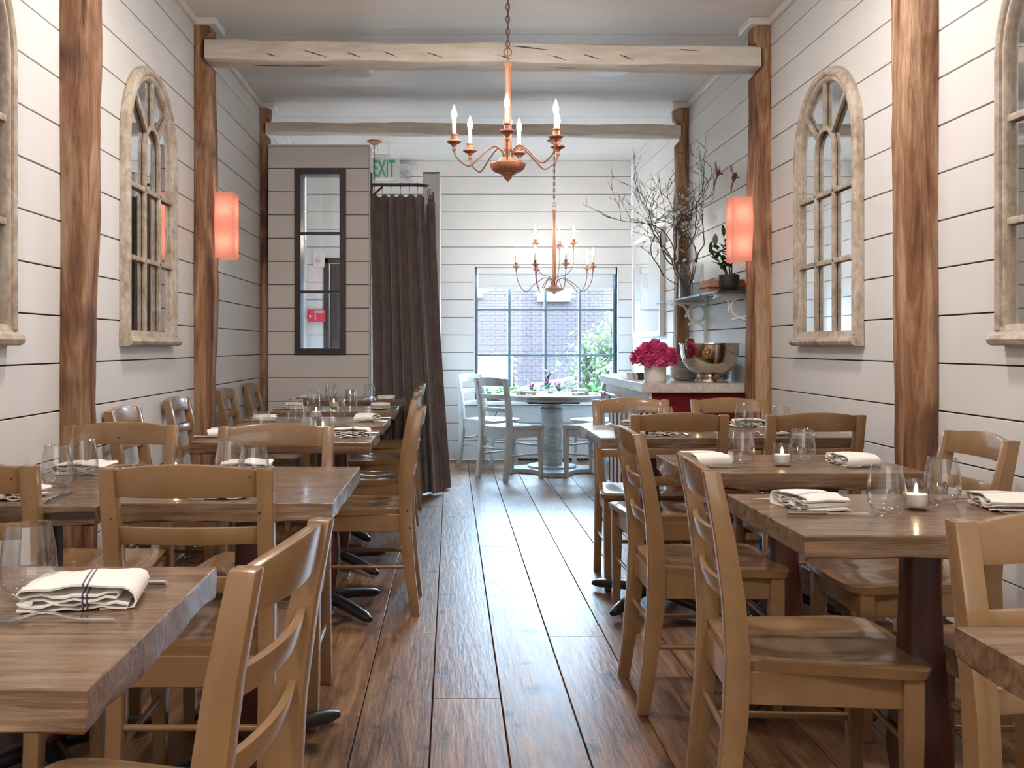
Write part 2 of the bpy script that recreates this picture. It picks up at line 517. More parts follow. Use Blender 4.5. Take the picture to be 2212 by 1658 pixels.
M = {
    'wall': plain('white_painted_planks', (0.74, 0.725, 0.71), 0.42, var=0.03, scale=3.0, bump=0.05),
    'gap': plain('dark_joint', (0.06, 0.045, 0.04), 0.9, var=0.1),
    'partition': plain('white_partition_planks', (0.70, 0.655, 0.62), 0.5, var=0.03, scale=3.0, bump=0.05),
    'ceiling': plain('white_painted_ceiling', (0.72, 0.70, 0.68), 0.55, var=0.03, scale=2.0),
    'trim': plain('white_trim_paint', (0.76, 0.74, 0.72), 0.4, var=0.02),
    'post': wood('rough_post_wood', ((0.095, 0.033, 0.013), (0.275, 0.120, 0.052), (0.47, 0.30, 0.18)), (12, 12, 1.5), (0.5, 0.8), 0.28, 5.0, 1.0, 0.12, spots=((0.085, 0.030, 0.012), 2.6, 0.56, 0.70), pos=(0.34, 0.48, 0.64), dist=0.012),
    'beam': wood('limewashed_beam', ((0.50, 0.42, 0.33), (0.68, 0.61, 0.52), (0.76, 0.71, 0.64)), (1.2, 7, 7), (0.6, 0.8), 0.12, 4.0, 0.5, 0.0, crack=1.7, dist=0.006),
    'table': wood('worn_table_wood', ((0.115, 0.056, 0.026), (0.205, 0.122, 0.068), (0.30, 0.205, 0.13)), (1.7, 26, 26), (0.16, 0.40), 0.5, 3.5, 0.5, 0.10, coat=0.35, spots=((0.15, 0.062, 0.024), 3.0, 0.56, 0.78), crack=1.1, dist=0.004),
    'base': wood('dark_red_base_wood', ((0.03, 0.008, 0.006), (0.075, 0.018, 0.011), (0.12, 0.032, 0.02)), (10, 10, 1.6), (0.3, 0.5), 0.3, 5.0, 0.2),
    'iron': plain('black_iron', (0.015, 0.015, 0.017), 0.35, var=0.2),
    'chair': plain('khaki_chair_paint', (0.262, 0.148, 0.066), 0.26, var=0.12, scale=9.0, bump=0.06, coat=0.5, chips=(34.0, 0.745, (0.05, 0.022, 0.012))),
    'white_chair': plain('pale_grey_chair_paint', (0.44, 0.445, 0.43), 0.45, var=0.10, scale=12.0),
    'round_table': wood('grey_washed_table', ((0.25, 0.26, 0.25), (0.38, 0.40, 0.39), (0.52, 0.54, 0.53)), (2, 14, 14), (0.3, 0.5), 0.25, 3.0, 0.2),
    'floor': wood('oak_floor_boards', ((0.10, 0.045, 0.020), (0.225, 0.115, 0.055), (0.36, 0.215, 0.12)), (15, 1.5, 15), (0.34, 0.50), 0.50, 4.0, 0.45, 0.22, spots=((0.045, 0.022, 0.013), 6.5, 0.61, 0.70), dist=0.004, spec=0.34),
    'sign_white': plain('street_board_white', (0.30, 0.30, 0.30), 0.5),
    'glass': thin_glass('drinking_glass', (0.97, 0.975, 0.975), 1.5, 1.05, 0.02),
    'pane': thin_glass('window_glass', (0.97, 0.985, 0.99), 1.45, 0.9),
    'shelf_glass': thin_glass('shelf_glass', (0.80, 0.93, 0.91), 1.5, 1.2, 0.02),
    'wax': plain('candle_wax', (0.86, 0.80, 0.72), 0.5, var=0.03),
    'flame': emit('candle_flame', (1.0, 0.72, 0.35), 25.0),
    'bulb': emit('candle_bulb', (1.0, 0.955, 0.90), 145.0),
    'sconce_bulb': emit('sconce_bulb', (1.0, 0.86, 0.74), 17.0),
    'sleeve': plain('ivory_candle_sleeve', (0.80, 0.74, 0.60), 0.5, var=0.05),
    'napkin': napkin_mat('napkin_linen'),
    'steel': plain('cutlery_steel', (0.62, 0.60, 0.57), 0.18, 1.0),
    'copper': wood('rust_red_turned_wood', ((0.22, 0.075, 0.035), (0.40, 0.16, 0.085), (0.52, 0.26, 0.16)), (16, 16, 3), (0.35, 0.6), 0.25, 4.0, 0.2),
    'chain': plain('dark_chain', (0.09, 0.06, 0.05), 0.45, 0.7, var=0.2),
    'arm': plain('brown_metal_arm', (0.23, 0.10, 0.055), 0.4, 0.4, var=0.2),
    'mirror': plain('mirror_silver', (0.88, 0.90, 0.91), 0.015, 1.0),
    'mirror_frame': wood('weathered_mirror_frame', ((0.30, 0.22, 0.155), (0.52, 0.43, 0.335), (0.68, 0.61, 0.53)), (6, 12, 6), (0.5, 0.8), 0.35, 5.0, 0.5),
    'bronze': plain('dark_bronze_frame', (0.045, 0.032, 0.028), 0.4, 0.2, var=0.15),
    'curtain': plain('brown_velvet_curtain', (0.140, 0.095, 0.085), 0.85, var=0.25, scale=14, bump=0.1, sheen=0.5),
    'muntin': plain('steel_blue_window_bars', (0.13, 0.20, 0.25), 0.4, 0.0, var=0.08),
    'shade': fabric_shade('pink_lamp_shade', (0.84, 0.52, 0.44)),
    'stone': plain('speckled_counter_stone', (0.62, 0.56, 0.49), 0.22, var=0.14, scale=45, coat=0.2),
    'cabinet_red': wood('dark_red_cabinet', ((0.09, 0.006, 0.008), (0.16, 0.012, 0.014), (0.22, 0.02, 0.02)), (2, 10, 10), (0.65, 0.8), 0.2, 3.0, 0.1, spec=0.12),
    'white': plain('white_gloss_paint', (0.76, 0.76, 0.75), 0.35, var=0.02),
    'ceramic': plain('white_ceramic', (0.80, 0.76, 0.71), 0.3, var=0.02),
    'peony': leafy('pink_peony_petal', (0.95, 0.17, 0.40), 0.2, 0.35),
    'leaf': leafy('dark_green_leaf', (0.022, 0.085, 0.030), 0.4, 0.15),
    'bright_leaf': leafy('fresh_green_leaf', (0.13, 0.34, 0.09), 0.35, 0.4),
    'tree_leaf': leafy('tree_leaf', (0.055, 0.085, 0.026), 0.3, 0.4),
    'purple': leafy('purple_flower', (0.42, 0.03, 0.40), 0.3, 0.4),
    'blossom': leafy('white_blossom', (0.86, 0.85, 0.80), 0.06, 0.3),
    'twig': plain('dark_twig_bark', (0.075, 0.045, 0.034), 0.8, var=0.3, scale=60),
    'silver': plain('hammered_silver', (0.70, 0.62, 0.52), 0.13, 1.0, bump=0.08, scale=18),
    'book': plain('tan_book_cover', (0.46, 0.21, 0.11), 0.6, var=0.1),
    'paper': plain('book_pages', (0.70, 0.60, 0.48), 0.8, var=0.08, scale=50),
    'pot': plain('charcoal_pot', (0.030, 0.032, 0.034), 0.45, var=0.2, scale=40),
    'terracotta': plain('brown_pot', (0.16, 0.085, 0.06), 0.6, var=0.15),
    'soil': plain('potting_soil', (0.03, 0.02, 0.015), 0.95, var=0.3, scale=80),
    'bird': plain('red_brown_carved_wood', (0.20, 0.045, 0.025), 0.4, var=0.3, scale=30),
    'red_glass': plain('red_glass_bauble', (0.35, 0.006, 0.010), 0.1, 0.0, coat=0.5),
    'alarm_red': plain('alarm_panel_red', (0.62, 0.015, 0.045), 0.35, var=0.03),
    'exit_plate': plain('exit_sign_acrylic', (0.80, 0.80, 0.78), 0.25),
    'exit_green': plain('exit_sign_green', (0.08, 0.46, 0.25), 0.4),
    'clear_plastic': thin_glass('clear_plastic', (0.93, 0.95, 0.98), 1.5, 1.5, 0.06),
    'black': plain('black_lacquer', (0.012, 0.012, 0.014), 0.3),
    'grey': plain('grey_plastic', (0.38, 0.38, 0.38), 0.4),
    'water': thin_glass('vase_water', (0.80, 0.86, 0.88), 1.33, 1.0, 0.02),
    'picture': plain('glazed_white_picture', (0.66, 0.68, 0.69), 0.04, 0.25, coat=1.0),
    'brick': plain('faded_red_brick', (0.036, 0.0235, 0.0235), 0.85, var=0.12, scale=3.0),
    'mortar': plain('grey_mortar', (0.088, 0.082, 0.082), 0.9, var=0.05),
    'asphalt': plain('grey_street_paving', (0.045, 0.045, 0.045), 0.9, var=0.08, scale=4),
    'far_glass': plain('street_window_glass', (0.10, 0.16, 0.21), 0.1, var=0.1),
    'roller': plain('white_roller_blind', (0.74, 0.75, 0.75), 0.7),
    'tray': plain('dark_tray_wood', (0.06, 0.04, 0.03), 0.5, var=0.2),
}

# ------------------------------------------------------------------ room shell
XL, XR, YB, ZC = -1.443, 1.80, 9.90, 2.97
YR = -2.45
P0, PH = 0.012, 0.175        # height of the lowest joint, plank height
GAP, PT = 0.0055, 0.018      # joint width, plank thickness


def cut_rows(u0, u1, z0, z1, holes):
    """rectangles of one plank row u0..u1, z0..z1 once the holes are taken out"""
    out = [(u0, u1, z0, z1)]
    for (a, b, c, d) in holes:
        nxt = []
        for (p, q, r, s) in out:
            if b <= p or a >= q or d <= r or c >= s:
                nxt.append((p, q, r, s))
                continue
            if a > p: nxt.append((p, a, r, s))
            if b < q: nxt.append((b, q, r, s))
            if c > r: nxt.append((max(p, a), min(q, b), r, c))
            if d < s: nxt.append((max(p, a), min(q, b), d, s))
        out = nxt
    return [t for t in out if t[1] - t[0] > 0.012 and t[3] - t[2] > 0.012]


def plank_wall(name, face, u_segments, z_top, mat, holes=(), depth=0.10, both=False, front_sign=1):
    """face(u, z, d) -> world point, d going from the front surface into the wall"""
    def slab(mb, u0, u1, z0, z1, d0, d1):
        mb.hexa([face(u0, z0, d0), face(u1, z0, d0), face(u1, z0, d1), face(u0, z0, d1),
                 face(u0, z1, d0), face(u1, z1, d0), face(u1, z1, d1), face(u0, z1, d1)])
    core = MB()
    for r in cut_rows(u_segments[0], u_segments[-1], 0, z_top, holes):
        slab(core, *r, PT * 0.75, depth - (PT * 0.75 if both else 0))
    root = struct(core.build(name, M['gap']))
    rows = [0.0]
    k = 0
    while P0 + k * PH < z_top - 0.01:
        if P0 + k * PH > 0.03:
            rows.append(P0 + k * PH)
        k += 1
    rows.append(z_top)
    for i in range(len(rows) - 1):
        for j in range(len(u_segments) - 1):
            for (a, b, c, d) in cut_rows(u_segments[j], u_segments[j + 1], rows[i], rows[i + 1], holes):
                e = 0.001
                for side in ((0, 1) if both else (0,)):
                    dd = rng.uniform(0, 0.0015)
                    m = MB()
                    if side == 0:
                        slab(m, a + e, b - e, c + GAP / 2, d - GAP / 2, dd, PT)
                    else:
                        slab(m, a + e, b - e, c + GAP / 2, d - GAP / 2, depth - PT, depth - dd)
                    m.build('plank', mat, root, bevel=0.0012)
    return root


segY = [YR, 1.86, 3.765, 5.675, 7.615, YB]
plank_wall('wall_left', lambda u, z, d: (XL - d, u, z), segY, ZC, M['wall'])
plank_wall('wall_right', lambda u, z, d: (XR + d, u, z), segY, ZC, M['wall'])
WIN = (0.239, 1.656, 0.58, 1.91)
DOOR = (-1.265, -0.42, 0.0, 2.0)
plank_wall('wall_back', lambda u, z, d: (u, YB + d, z), [XL, XR], ZC, M['wall'], holes=[WIN, DOOR], depth=0.16)
PWIN = (-1.1725, -0.790, 1.0635, 2.4605)
PY = 7.48
plank_wall('wall_partition', lambda u, z, d: (u, PY + d, z), [-1.374, -0.616], 2.627, M['partition'], holes=[PWIN], depth=0.12, both=True)
m = MB(); m.box(-1.374, -0.616, PY, PY + 0.12, 2.627, 2.640)
m.box(-0.616, -0.606, PY, PY + 0.12, 0, 2.640)
struct(m.build('trim_1', M['partition'], bevel=0.002))
plank_wall('wall_side', lambda u, z, d: (-0.093 - d, u, z), [8.30, YB], 2.56, M['partition'], depth=0.142, both=True)
m = MB(); m.box(-0.235, -0.093, 8.285, 8.30, 0, 2.575); m.box(-0.235, -0.093, 8.285, YB, 2.56, 2.575)
struct(m.build('trim_2', M['partition'], bevel=0.002))

# rear wall behind the camera
m = MB(); m.box(XL - 0.1, XR + 0.1, YR - 0.1, YR, 0, ZC)
rear = struct(m.build('wall_rear', M['wall']))

# floor: a sub-floor and its oak boards
m = MB(); m.box(XL - 0.1, XR + 0.1, YR - 0.1, YB + 0.2, -0.12, -0.018)
floor = struct(m.build('floor', M['gap']))
BW = 0.2187
k0 = -7
for k in range(k0, 9):
    x0, x1 = -0.0585 + BW * k, -0.0585 + BW * (k + 1)
    x0, x1 = max(x0, XL), min(x1, XR)
    if x1 - x0 < 0.02:
        continue
    cuts = [YR, YB]
    if k == 0: cuts = [YR, 3.18, 6.9, YB]
    elif k == 2: cuts = [YR, 1.2, 3.86, 7.7, YB]
    elif k == 1: cuts = [YR, 2.2, 5.6, 8.6, YB]
    else:
        y = YR + rng.uniform(0.8, 2.6)
        cuts = [YR]
        while y < YB - 0.6:
            cuts.append(y); y += rng.uniform(1.7, 3.2)
        cuts.append(YB)
    for a, b in zip(cuts[:-1], cuts[1:]):
        dz = rng.uniform(0, 0.0006)
        m = MB(); m.box(x0 + 0.0018, x1 - 0.0018, a + 0.0014, b - 0.0014, -0.018, -dz)
        me_o = m.build('plank', M['floor'], floor, bevel=0.0015)

# ceiling boards
m = MB(); m.box(XL - 0.1, XR + 0.1, YR - 0.1, YB + 0.2, ZC + 0.018, ZC + 0.12)
ceil = struct(m.build('ceiling', M['gap']))
y = 7.49 - 0.53 * 18
while y < YB:
    a, b = max(y, YR), min(y + 0.53, YB + 0.05)
    if b > a:
        m = MB(); m.box(XL, XR, a + 0.0018, b - 0.0018, ZC + rng.uniform(0, 0.001), ZC + 0.02)
        m.build('plank', M['ceiling'], ceil, bevel=0.001)
    y += 0.53

# crown strips between the posts
n = 3
for side in (-1, 1):
    for a, b in ((YR, 1.76), (1.95, 3.66), (3.86, 5.57), (5.80, 7.52), (7.72, YB)):
        m = MB()
        if side < 0: m.box(XL, XL + 0.022, a, b, ZC - 0.040, ZC)
        else: m.box(XR - 0.022, XR, a, b, ZC - 0.040, ZC)
        struct(m.build('trim_%d' % n, M['trim'], bevel=0.003)); n += 1

# recessed discs in the ceiling (speakers) and frames round the unseen added ceiling lights
for (x, y) in ((-0.65, 6.69), (1.06, 6.66)):
    m = MB(); m.lathe([(0.118, 0), (0.128, -0.004), (0.122, -0.010), (0.110, -0.008), (0.002, -0.012)], 40, (0, 0, 0))
    o = m.build('ceiling_speaker', M['trim'], smooth=40, loc=(x, y, ZC - 0.0005))
    tag(o, 'flush round white ceiling speaker behind the beam, on the curtain side' if x < 0 else 'flush round white ceiling speaker behind the beam, on the shelf side', 'speaker')
for (x, y) in ((-0.6, 0.6), (0.95, 0.6), (-0.6, 3.6), (0.95, 3.6)):
    m = MB()
    m.loft([[(x + q * sx, y + q * sy, z) for sx, sy in ((-1, -1), (1, -1), (1, 1), (-1, 1))] for q, z in ((0.103, ZC), (0.125, ZC), (0.125, ZC - 0.012), (0.103, ZC - 0.012), (0.103, ZC))], cap=False)
    struct(m.build('trim_%d' % (22 + int(x > 0) + 2 * int(y > 1)), M['trim']))

# ------------------------------------------------------------------ rough timber posts and cross beams
def post(side, y0, t, w, notch, label, seed):
    """side -1 on the wall with the curtain, +1 on the wall with the shelf"""
    rr = random.Random(seed)
    xw = XL if side < 0 else XR
    ring = [(0, 0), (0.55, -0.015), (0.86, 0.03), (0.985, 0.12), (1.0, 0.28), (1.0, 0.5), (1.0, 0.72), (0.98, 0.88), (0.84, 0.97), (0.5, 1.02), (0, 1)]
    zs = [0, 0.02] + [0.05 * i for i in range(1, 59)] + [2.93]
    rings = []
    for z in zs:
        r = []
        for i, (p, q) in enumerate(ring):
            nz = noise.noise(Vector((p * 3 + seed * 5.1, q * 3, z * 2.2))) * 0.016 + noise.noise(Vector((p * 9, q * 9 + seed, z * 7))) * 0.006
            tt = t
            if notch and notch[0] < z < notch[1]:
                tt = t - 0.045
            d = max(0.0, p * tt + nz * (1 if p > 0.3 else 0) + 0.010 * math.sin(z * 1.7 + seed) * p)
            yy = y0 + q * w + (noise.noise(Vector((seed * 3.3 + q, z * 1.6, 4.0))) * 0.010)
            if p == 0: d = 0.001
            r.append((xw - side * d, yy, z))
        rings.append(r)
    m = MB()
    m.loft(rings)
    o = m.build('timber_post', M['post'], smooth=38)
    tag(o, label, 'post')
    c = MB()
    xa, xb = (xw, xw - side * (t + 0.035))
    c.box(min(xa, xb), max(xa, xb), y0 - 0.02, y0 + w + 0.03, 2.928, ZC)
    c.build('cap_block', M['trim'], o, bevel=0.004)
    return o


post(-1, 1.77, 0.097, 0.17, None, 'rough brown timber post beside the camera on the curtain-side wall', 1)
post(1, 1.77, 0.10, 0.17, None, 'rough brown timber post beside the camera on the shelf-side wall', 2)
post(-1, 3.675, 0.095, 0.17, None, 'rough timber post between the two arched mirrors on the curtain-side wall', 3)
post(1, 3.675, 0.102, 0.18, None, 'rough timber post between the two arched mirrors on the shelf-side wall', 4)
post(-1, 5.59, 0.094, 0.17, (2.70, 2.86), 'rough timber post carrying the pink lamp on the curtain-side wall', 5)
post(1, 5.59, 0.094, 0.17, (2.66, 2.82), 'rough timber post carrying the pink lamp beside the glass shelf', 6)
post(-1, 7.53, 0.072, 0.13, (2.72, 2.84), 'slim timber post in the corner by the planked partition', 7)
post(1, 7.53, 0.09, 0.15, (2.69, 2.81), 'timber post behind the vase of flowering branches', 8)


def beam(x0, x1, y0, dep, zl, zr, h, label, seed, mat):
    nx = 46
    prof = [(0.0, 0.06), (0.0, 0.94), (0.05, 1.0), (0.95, 1.0), (1.0, 0.94), (1.0, 0.07), (0.93, -0.02), (0.12, -0.03)]
    rings = []
    for i in range(nx + 1):
        f = i / nx
        x = x0 + (x1 - x0) * f
        zb = zl + (zr - zl) * f
        r = []
        for j, (p, q) in enumerate(prof):
            dz = noise.noise(Vector((x * 1.7 + seed, p * 2, q * 2))) * 0.014 + noise.noise(Vector((x * 7 + seed, p * 4, q * 4))) * 0.004
            dy = noise.noise(Vector((x * 2.1, p * 2 + seed, q * 2))) * 0.010
            r.append((x, y0 + p * dep + dy, zb + q * h + dz))
        rings.append(r)
    m = MB(); m.loft(rings)
    o = m.build('ceiling_beam', mat, smooth=40)
    tag(o, label, 'beam')
    return o


b1 = beam(-1.388, 1.748, 5.60, 0.155, 2.738, 2.696, 0.116, 'thick limewashed beam with cracks spanning the posts above the copper chandelier', 3, M['beam'])
beam(-1.405, 1.745, 7.54, 0.12, 2.748, 2.722, 0.078, 'slim pale beam spanning the last two posts in front of the window wall', 9, M['beam'])
# drying cracks in the face of the nearer beam, built as fine dark slivers lying in the surface
for (x, z, l, a) in ((-1.02, 2.765, .10, -14), (-0.78, 2.775, .17, -16), (-0.55, 2.765, .10, -20), (-0.35, 2.77, .12, -20), (-0.10, 2.765, .14, -17), (0.30, 2.752, .09, -16),
                     (0.60, 2.748, .12, -18), (0.42, 2.805, .28, -6), (0.78, 2.755, .16, -16), (0.98, 2.752, .10, -22), (1.32, 2.79, .16, -4)):
    ca, sa = math.cos(R(a)), math.sin(R(a))
    m = MB()
    m.loft([[(x - l / 2 * ca, 5.598, z - l / 2 * sa), (x - l / 2 * ca, 5.612, z - l / 2 * sa), (x - l / 2 * ca, 5.605, z - l / 2 * sa + .001)],
            [(x, 5.594, z - .003), (x, 5.612, z), (x, 5.594, z + .003)],
            [(x + l / 2 * ca, 5.598, z + l / 2 * sa), (x + l / 2 * ca, 5.612, z + l / 2 * sa), (x + l / 2 * ca, 5.605, z + l / 2 * sa + .001)]])
    m.build('crack', M['tray'], b1)

# ------------------------------------------------------------------ windows and the street door
GY = 10.03
m = MB()
cols = [0.250, 0.588, 0.952, 1.297, 1.651]
rows = [0.580, 1.034, 1.489, 1.910]
for i, x in enumerate(cols):
    w = 0.020 if i in (0, 4) else 0.013
    m.box(x - w, x + w, GY - 0.02, GY + 0.02, rows[0], rows[-1])
for j, z in enumerate(rows):
    w = 0.018 if j in (0, 3) else 0.011
    m.box(cols[0], cols[-1], GY - 0.018, GY + 0.018, z - w, z + w)
win = struct(m.build('window_1', M['muntin']))
for i in range(4):
    for j in range(3):
        p = MB(); p.box(cols[i] + .012, cols[i + 1] - .012, GY - 0.003, GY + 0.003, rows[j] + .01, rows[j + 1] - .01)
        p.build('pane', M['pane'], win)
m = MB()      # plaster reveal round the window
m.box(WIN[0] - 0.012, WIN[0], YB - 0.004, GY + 0.04, WIN[2], WIN[3])
m.box(WIN[1], WIN[1] + 0.012, YB - 0.004, GY + 0.04, WIN[2], WIN[3])
m.box(WIN[0], WIN[1], YB - 0.004, GY + 0.04, WIN[3], WIN[3] + 0.012)
struct(m.build('trim_20', M['trim']))
m = MB(); m.box(WIN[0] - 0.14, WIN[1] + 0.10, YB - 0.11, GY + 0.02, WIN[2] - 0.035, WIN[2])
struct(m.build('trim_21', M['trim'], bevel=0.004))

t = thing('roller_blind', 'white roller blind drawn up at the top of the street window', 'blind', (0.95, 9.955, 1.85))
m = MB(); m.box(-0.695, 0.695, -0.045, 0.035, -0.005, 0.058); m.build('headbox', M['roller'], t, bevel=0.006)
m = MB(); m.box(-0.675, 0.675, 0.006, 0.009, -0.120, -0.005); m.build('fabric', M['roller'], t)
m = MB(); m.box(-0.675, 0.675, -0.001, 0.015, -0.146, -0.118); m.build('hem_bar', M['trim'], t, bevel=0.005)

# window through the partition
m = MB()
x0, x1, z0, z1 = PWIN
fw = 0.045
for (a, b, c, d) in ((x0, x0 + fw, z0, z1), (x1 - fw, x1, z0, z1), (x0 + fw, x1 - fw, z0, z0 + fw), (x0 + fw, x1 - fw, z1 - fw, z1)):
    m.box(a, b, PY - 0.018, PY + 0.138, c, d)
for z in (1.975, 1.535):
    m.box(x0 + fw, x1 - fw, PY + 0.01, PY + 0.07, z - 0.010, z + 0.010)
w2 = struct(m.build('window_2', M['bronze'], bevel=0.002))
for a, b in ((z0 + fw, 1.525), (1.545, 1.965), (1.985, z1 - fw)):
    p = MB(); p.box(x0 + fw, x1 - fw, PY + 0.036, PY + 0.042, a, b); p.build('pane', M['pane'], w2)

# street door in the vestibule
m = MB()
dx0, dx1, dz = DOOR[0], DOOR[1], DOOR[3]
m.box(dx0, dx0 + 0.05, YB - 0.02, YB + 0.14, 0, dz); m.box(dx1 - 0.05, dx1, YB - 0.02, YB + 0.14, 0, dz); m.box(dx0, dx1, YB - 0.02, YB + 0.14, dz - 0.05, dz)
d = struct(m.build('door_1', M['bronze'], bevel=0.003))
m = MB()
m.box(dx0 + .055, dx0 + .155, YB + .03, YB + .075, 0.01, dz - .055); m.box(dx1 - .155, dx1 - .055, YB + .03, YB + .075, 0.01, dz - .055)
m.box(dx0 + .155, dx1 - .155, YB + .03, YB + .075, 0.01, 0.24); m.box(dx0 + .155, dx1 - .155, YB + .03, YB + .075, dz - .17, dz - .055)
m.build('leaf', M['bronze'], d, bevel=0.002)
m = MB(); m.box(dx0 + .155, dx1 - .155, YB + .05, YB + .056, 0.24, dz - .17); m.build('pane', M['pane'], d)
m = MB(); m.tube([(dx1 - .10, YB + .03, .95), (dx1 - .10, YB - .02, .95), (dx1 - .10, YB - .02, 1.25), (dx1 - .10, YB + .03, 1.25)], 0.009); m.build('handle', M['steel'], d, smooth=40)

# floor register at the foot of the window wall
t = thing('floor_register', 'black floor register at the foot of the window wall', 'vent', (0.95, 9.84, 0.0))
m = MB(); m.box(-0.42, 0.42, -0.03, 0.045, 0.0, 0.012); m.build('frame', M['black'], t, bevel=0.003)
m = MB()
for i in range(28):
    x = -0.40 + i * 0.0296
    m.box(x, x + 0.012, -0.024, 0.038, 0.012, 0.020)
m.build('louvre', M['black'], t)

# ------------------------------------------------------------------ chairs
def seat_mesh():
    m = MB()
    nu, nv = 20, 20

    def hw(v):
        w = 0.172 + 0.042 * min(1, v * 1.15)
        if v > 0.90:
            q = (v - 0.90) / 0.10
            w -= 0.030 * (1 - math.sqrt(max(0, 1 - q * q)))
        if v < 0.12:
            q = (0.12 - v) / 0.12
            w -= 0.022 * (1 - math.sqrt(max(0, 1 - q * q)))
        return w

    def pt(u, v, top):
        s = 2 * u - 1
        x = s * hw(v)
        y = -0.198 + 0.408 * v + 0.014 * (1 - s * s) * v
        z = 0.452
        if top:
            dip = math.exp(-((abs(s) - 0.44) / 0.30) ** 2) * math.exp(-((v - 0.42) / 0.30) ** 2)
            z -= 0.015 * dip
            z -= 0.006 * max(0, v - 0.8) / 0.2
            z += 0.004 * math.exp(-(s / 0.14) ** 2) * max(0, v - 0.45)
            e = max(abs(s), abs(2 * v - 1))
            z -= 0.005 * max(0, (e - 0.9) / 0.1) ** 2
        else:
            z -= 0.029
            x *= 0.975
            y *= 0.985
        return (x, y, z)
    m.grid(lambda u, v: pt(u, v, True), nu, nv)
    m.grid(lambda u, v: pt(u, v, False), nu, nv)
    b = (nu + 1) * (nv + 1)
    edge = [i for i in range(nu + 1)] + [j * (nu + 1) + nu for j in range(1, nv + 1)] + [nv * (nu + 1) + i for i in range(nu - 1, -1, -1)] + [j * (nu + 1) for j in range(nv - 1, 0, -1)]
    for i in range(len(edge)):
        a, c = edge[i], edge[(i + 1) % len(edge)]
        m.f.append((a, c, b + c, b + a))
    return m


def make_chair(label, mat, loc, rotz, group=None):
    t = thing('dining_chair', label, 'chair', loc, rotz, group)
    seat_mesh().build('seat', mat, t, smooth=50)
    for s in (-1, 1):
        # rear post: leans back above the seat and splays back below it
        pts = [(s * 0.170, -0.238, 0.0), (s * 0.170, -0.216, 0.16), (s * 0.170, -0.199, 0.32), (s * 0.170, -0.194, 0.45), (s * 0.171, -0.203, 0.58), (s * 0.173, -0.224, 0.72), (s * 0.175, -0.252, 0.856)]
        dep = [0.036, 0.044, 0.052, 0.052, 0.048, 0.042, 0.036]
        rings = []
        for (x, y, z), d in zip(pts, dep):
            rings.append([(x - .018, y - d / 2, z), (x + .018, y - d / 2, z), (x + .018, y + d / 2, z), (x - .018, y + d / 2, z)])
        m = MB(); m.loft(rings); m.build('back_post', mat, t, bevel=0.004, seg=2, smooth=35)
        m = MB()
        x, y = s * 0.180, 0.168
        m.loft([[(x + i * q, y + j * q, z) for i, j in ((-1, -1), (1, -1), (1, 1), (-1, 1))] for q, z in ((0.0155, 0), (0.021, 0.30), (0.021, 0.424))])
        m.build('front_leg', mat, t, bevel=0.003)
    # top rail and slats, bowed backwards
    def rail(name, z0, z1, crown, th, yb, bow, half):
        n = 12
        rings = []
        for i in range(n + 1):
            s = 2 * i / n - 1
            x = s * half
            by = -bow * (1 - s * s)
            top = z1 + crown * (1 - s * s)
            lean0 = -(z0 - z0) * 0.2
            dy = -(z1 - z0) * 0.20
            rings.append([(x, yb + by - th / 2, z0), (x, yb + by + th / 2, z0), (x, yb + by + dy + th / 2, top), (x, yb + by + dy - th / 2, top)])
        m = MB(); m.loft(rings); m.build(name, mat, t, bevel=0.0035, seg=2, smooth=35)
    rail('top_rail', 0.790, 0.852, 0.014, 0.020, -0.236, 0.022, 0.158)
    rail('slat', 0.682, 0.722, 0.0, 0.015, -0.217, 0.020, 0.157)
    rail('slat', 0.572, 0.610, 0.0, 0.015, -0.203, 0.018, 0.156)
    # aprons under the seat
    m = MB(); m.box(-0.165, 0.165, 0.160, 0.178, 0.352, 0.424); m.build('apron', mat, t, bevel=0.002)
    m = MB(); m.box(-0.155, 0.155, -0.202, -0.184, 0.352, 0.424); m.build('apron', mat, t, bevel=0.002)
    for s in (-1, 1):
        m = MB(); m.hexa([(s * .166 - .009, -.178, .352), (s * .166 + .009, -.178, .352), (s * .176 + .009, .155, .352), (s * .176 - .009, .155, .352),
                          (s * .166 - .009, -.178, .424), (s * .166 + .009, -.178, .424), (s * .176 + .009, .155, .424), (s * .176 - .009, .155, .424)])
        m.build('apron', mat, t, bevel=0.002)
        m = MB(); m.tube([(s * .170, -.205, .205), (s * .179, .165, .205)], [0.0085, 0.0085], 10); m.build('stretcher', mat, t, smooth=40)
    m = MB(); m.tube([(-.168, -.203, .262), (.168, -.203, .262)], 0.0085, 10); m.build('stretcher', mat, t, smooth=40)
    m = MB(); m.tube([(-.176, .166, .275), (.176, .166, .275)], 0.0085, 10); m.build('stretcher', mat, t, smooth=40)
    return t


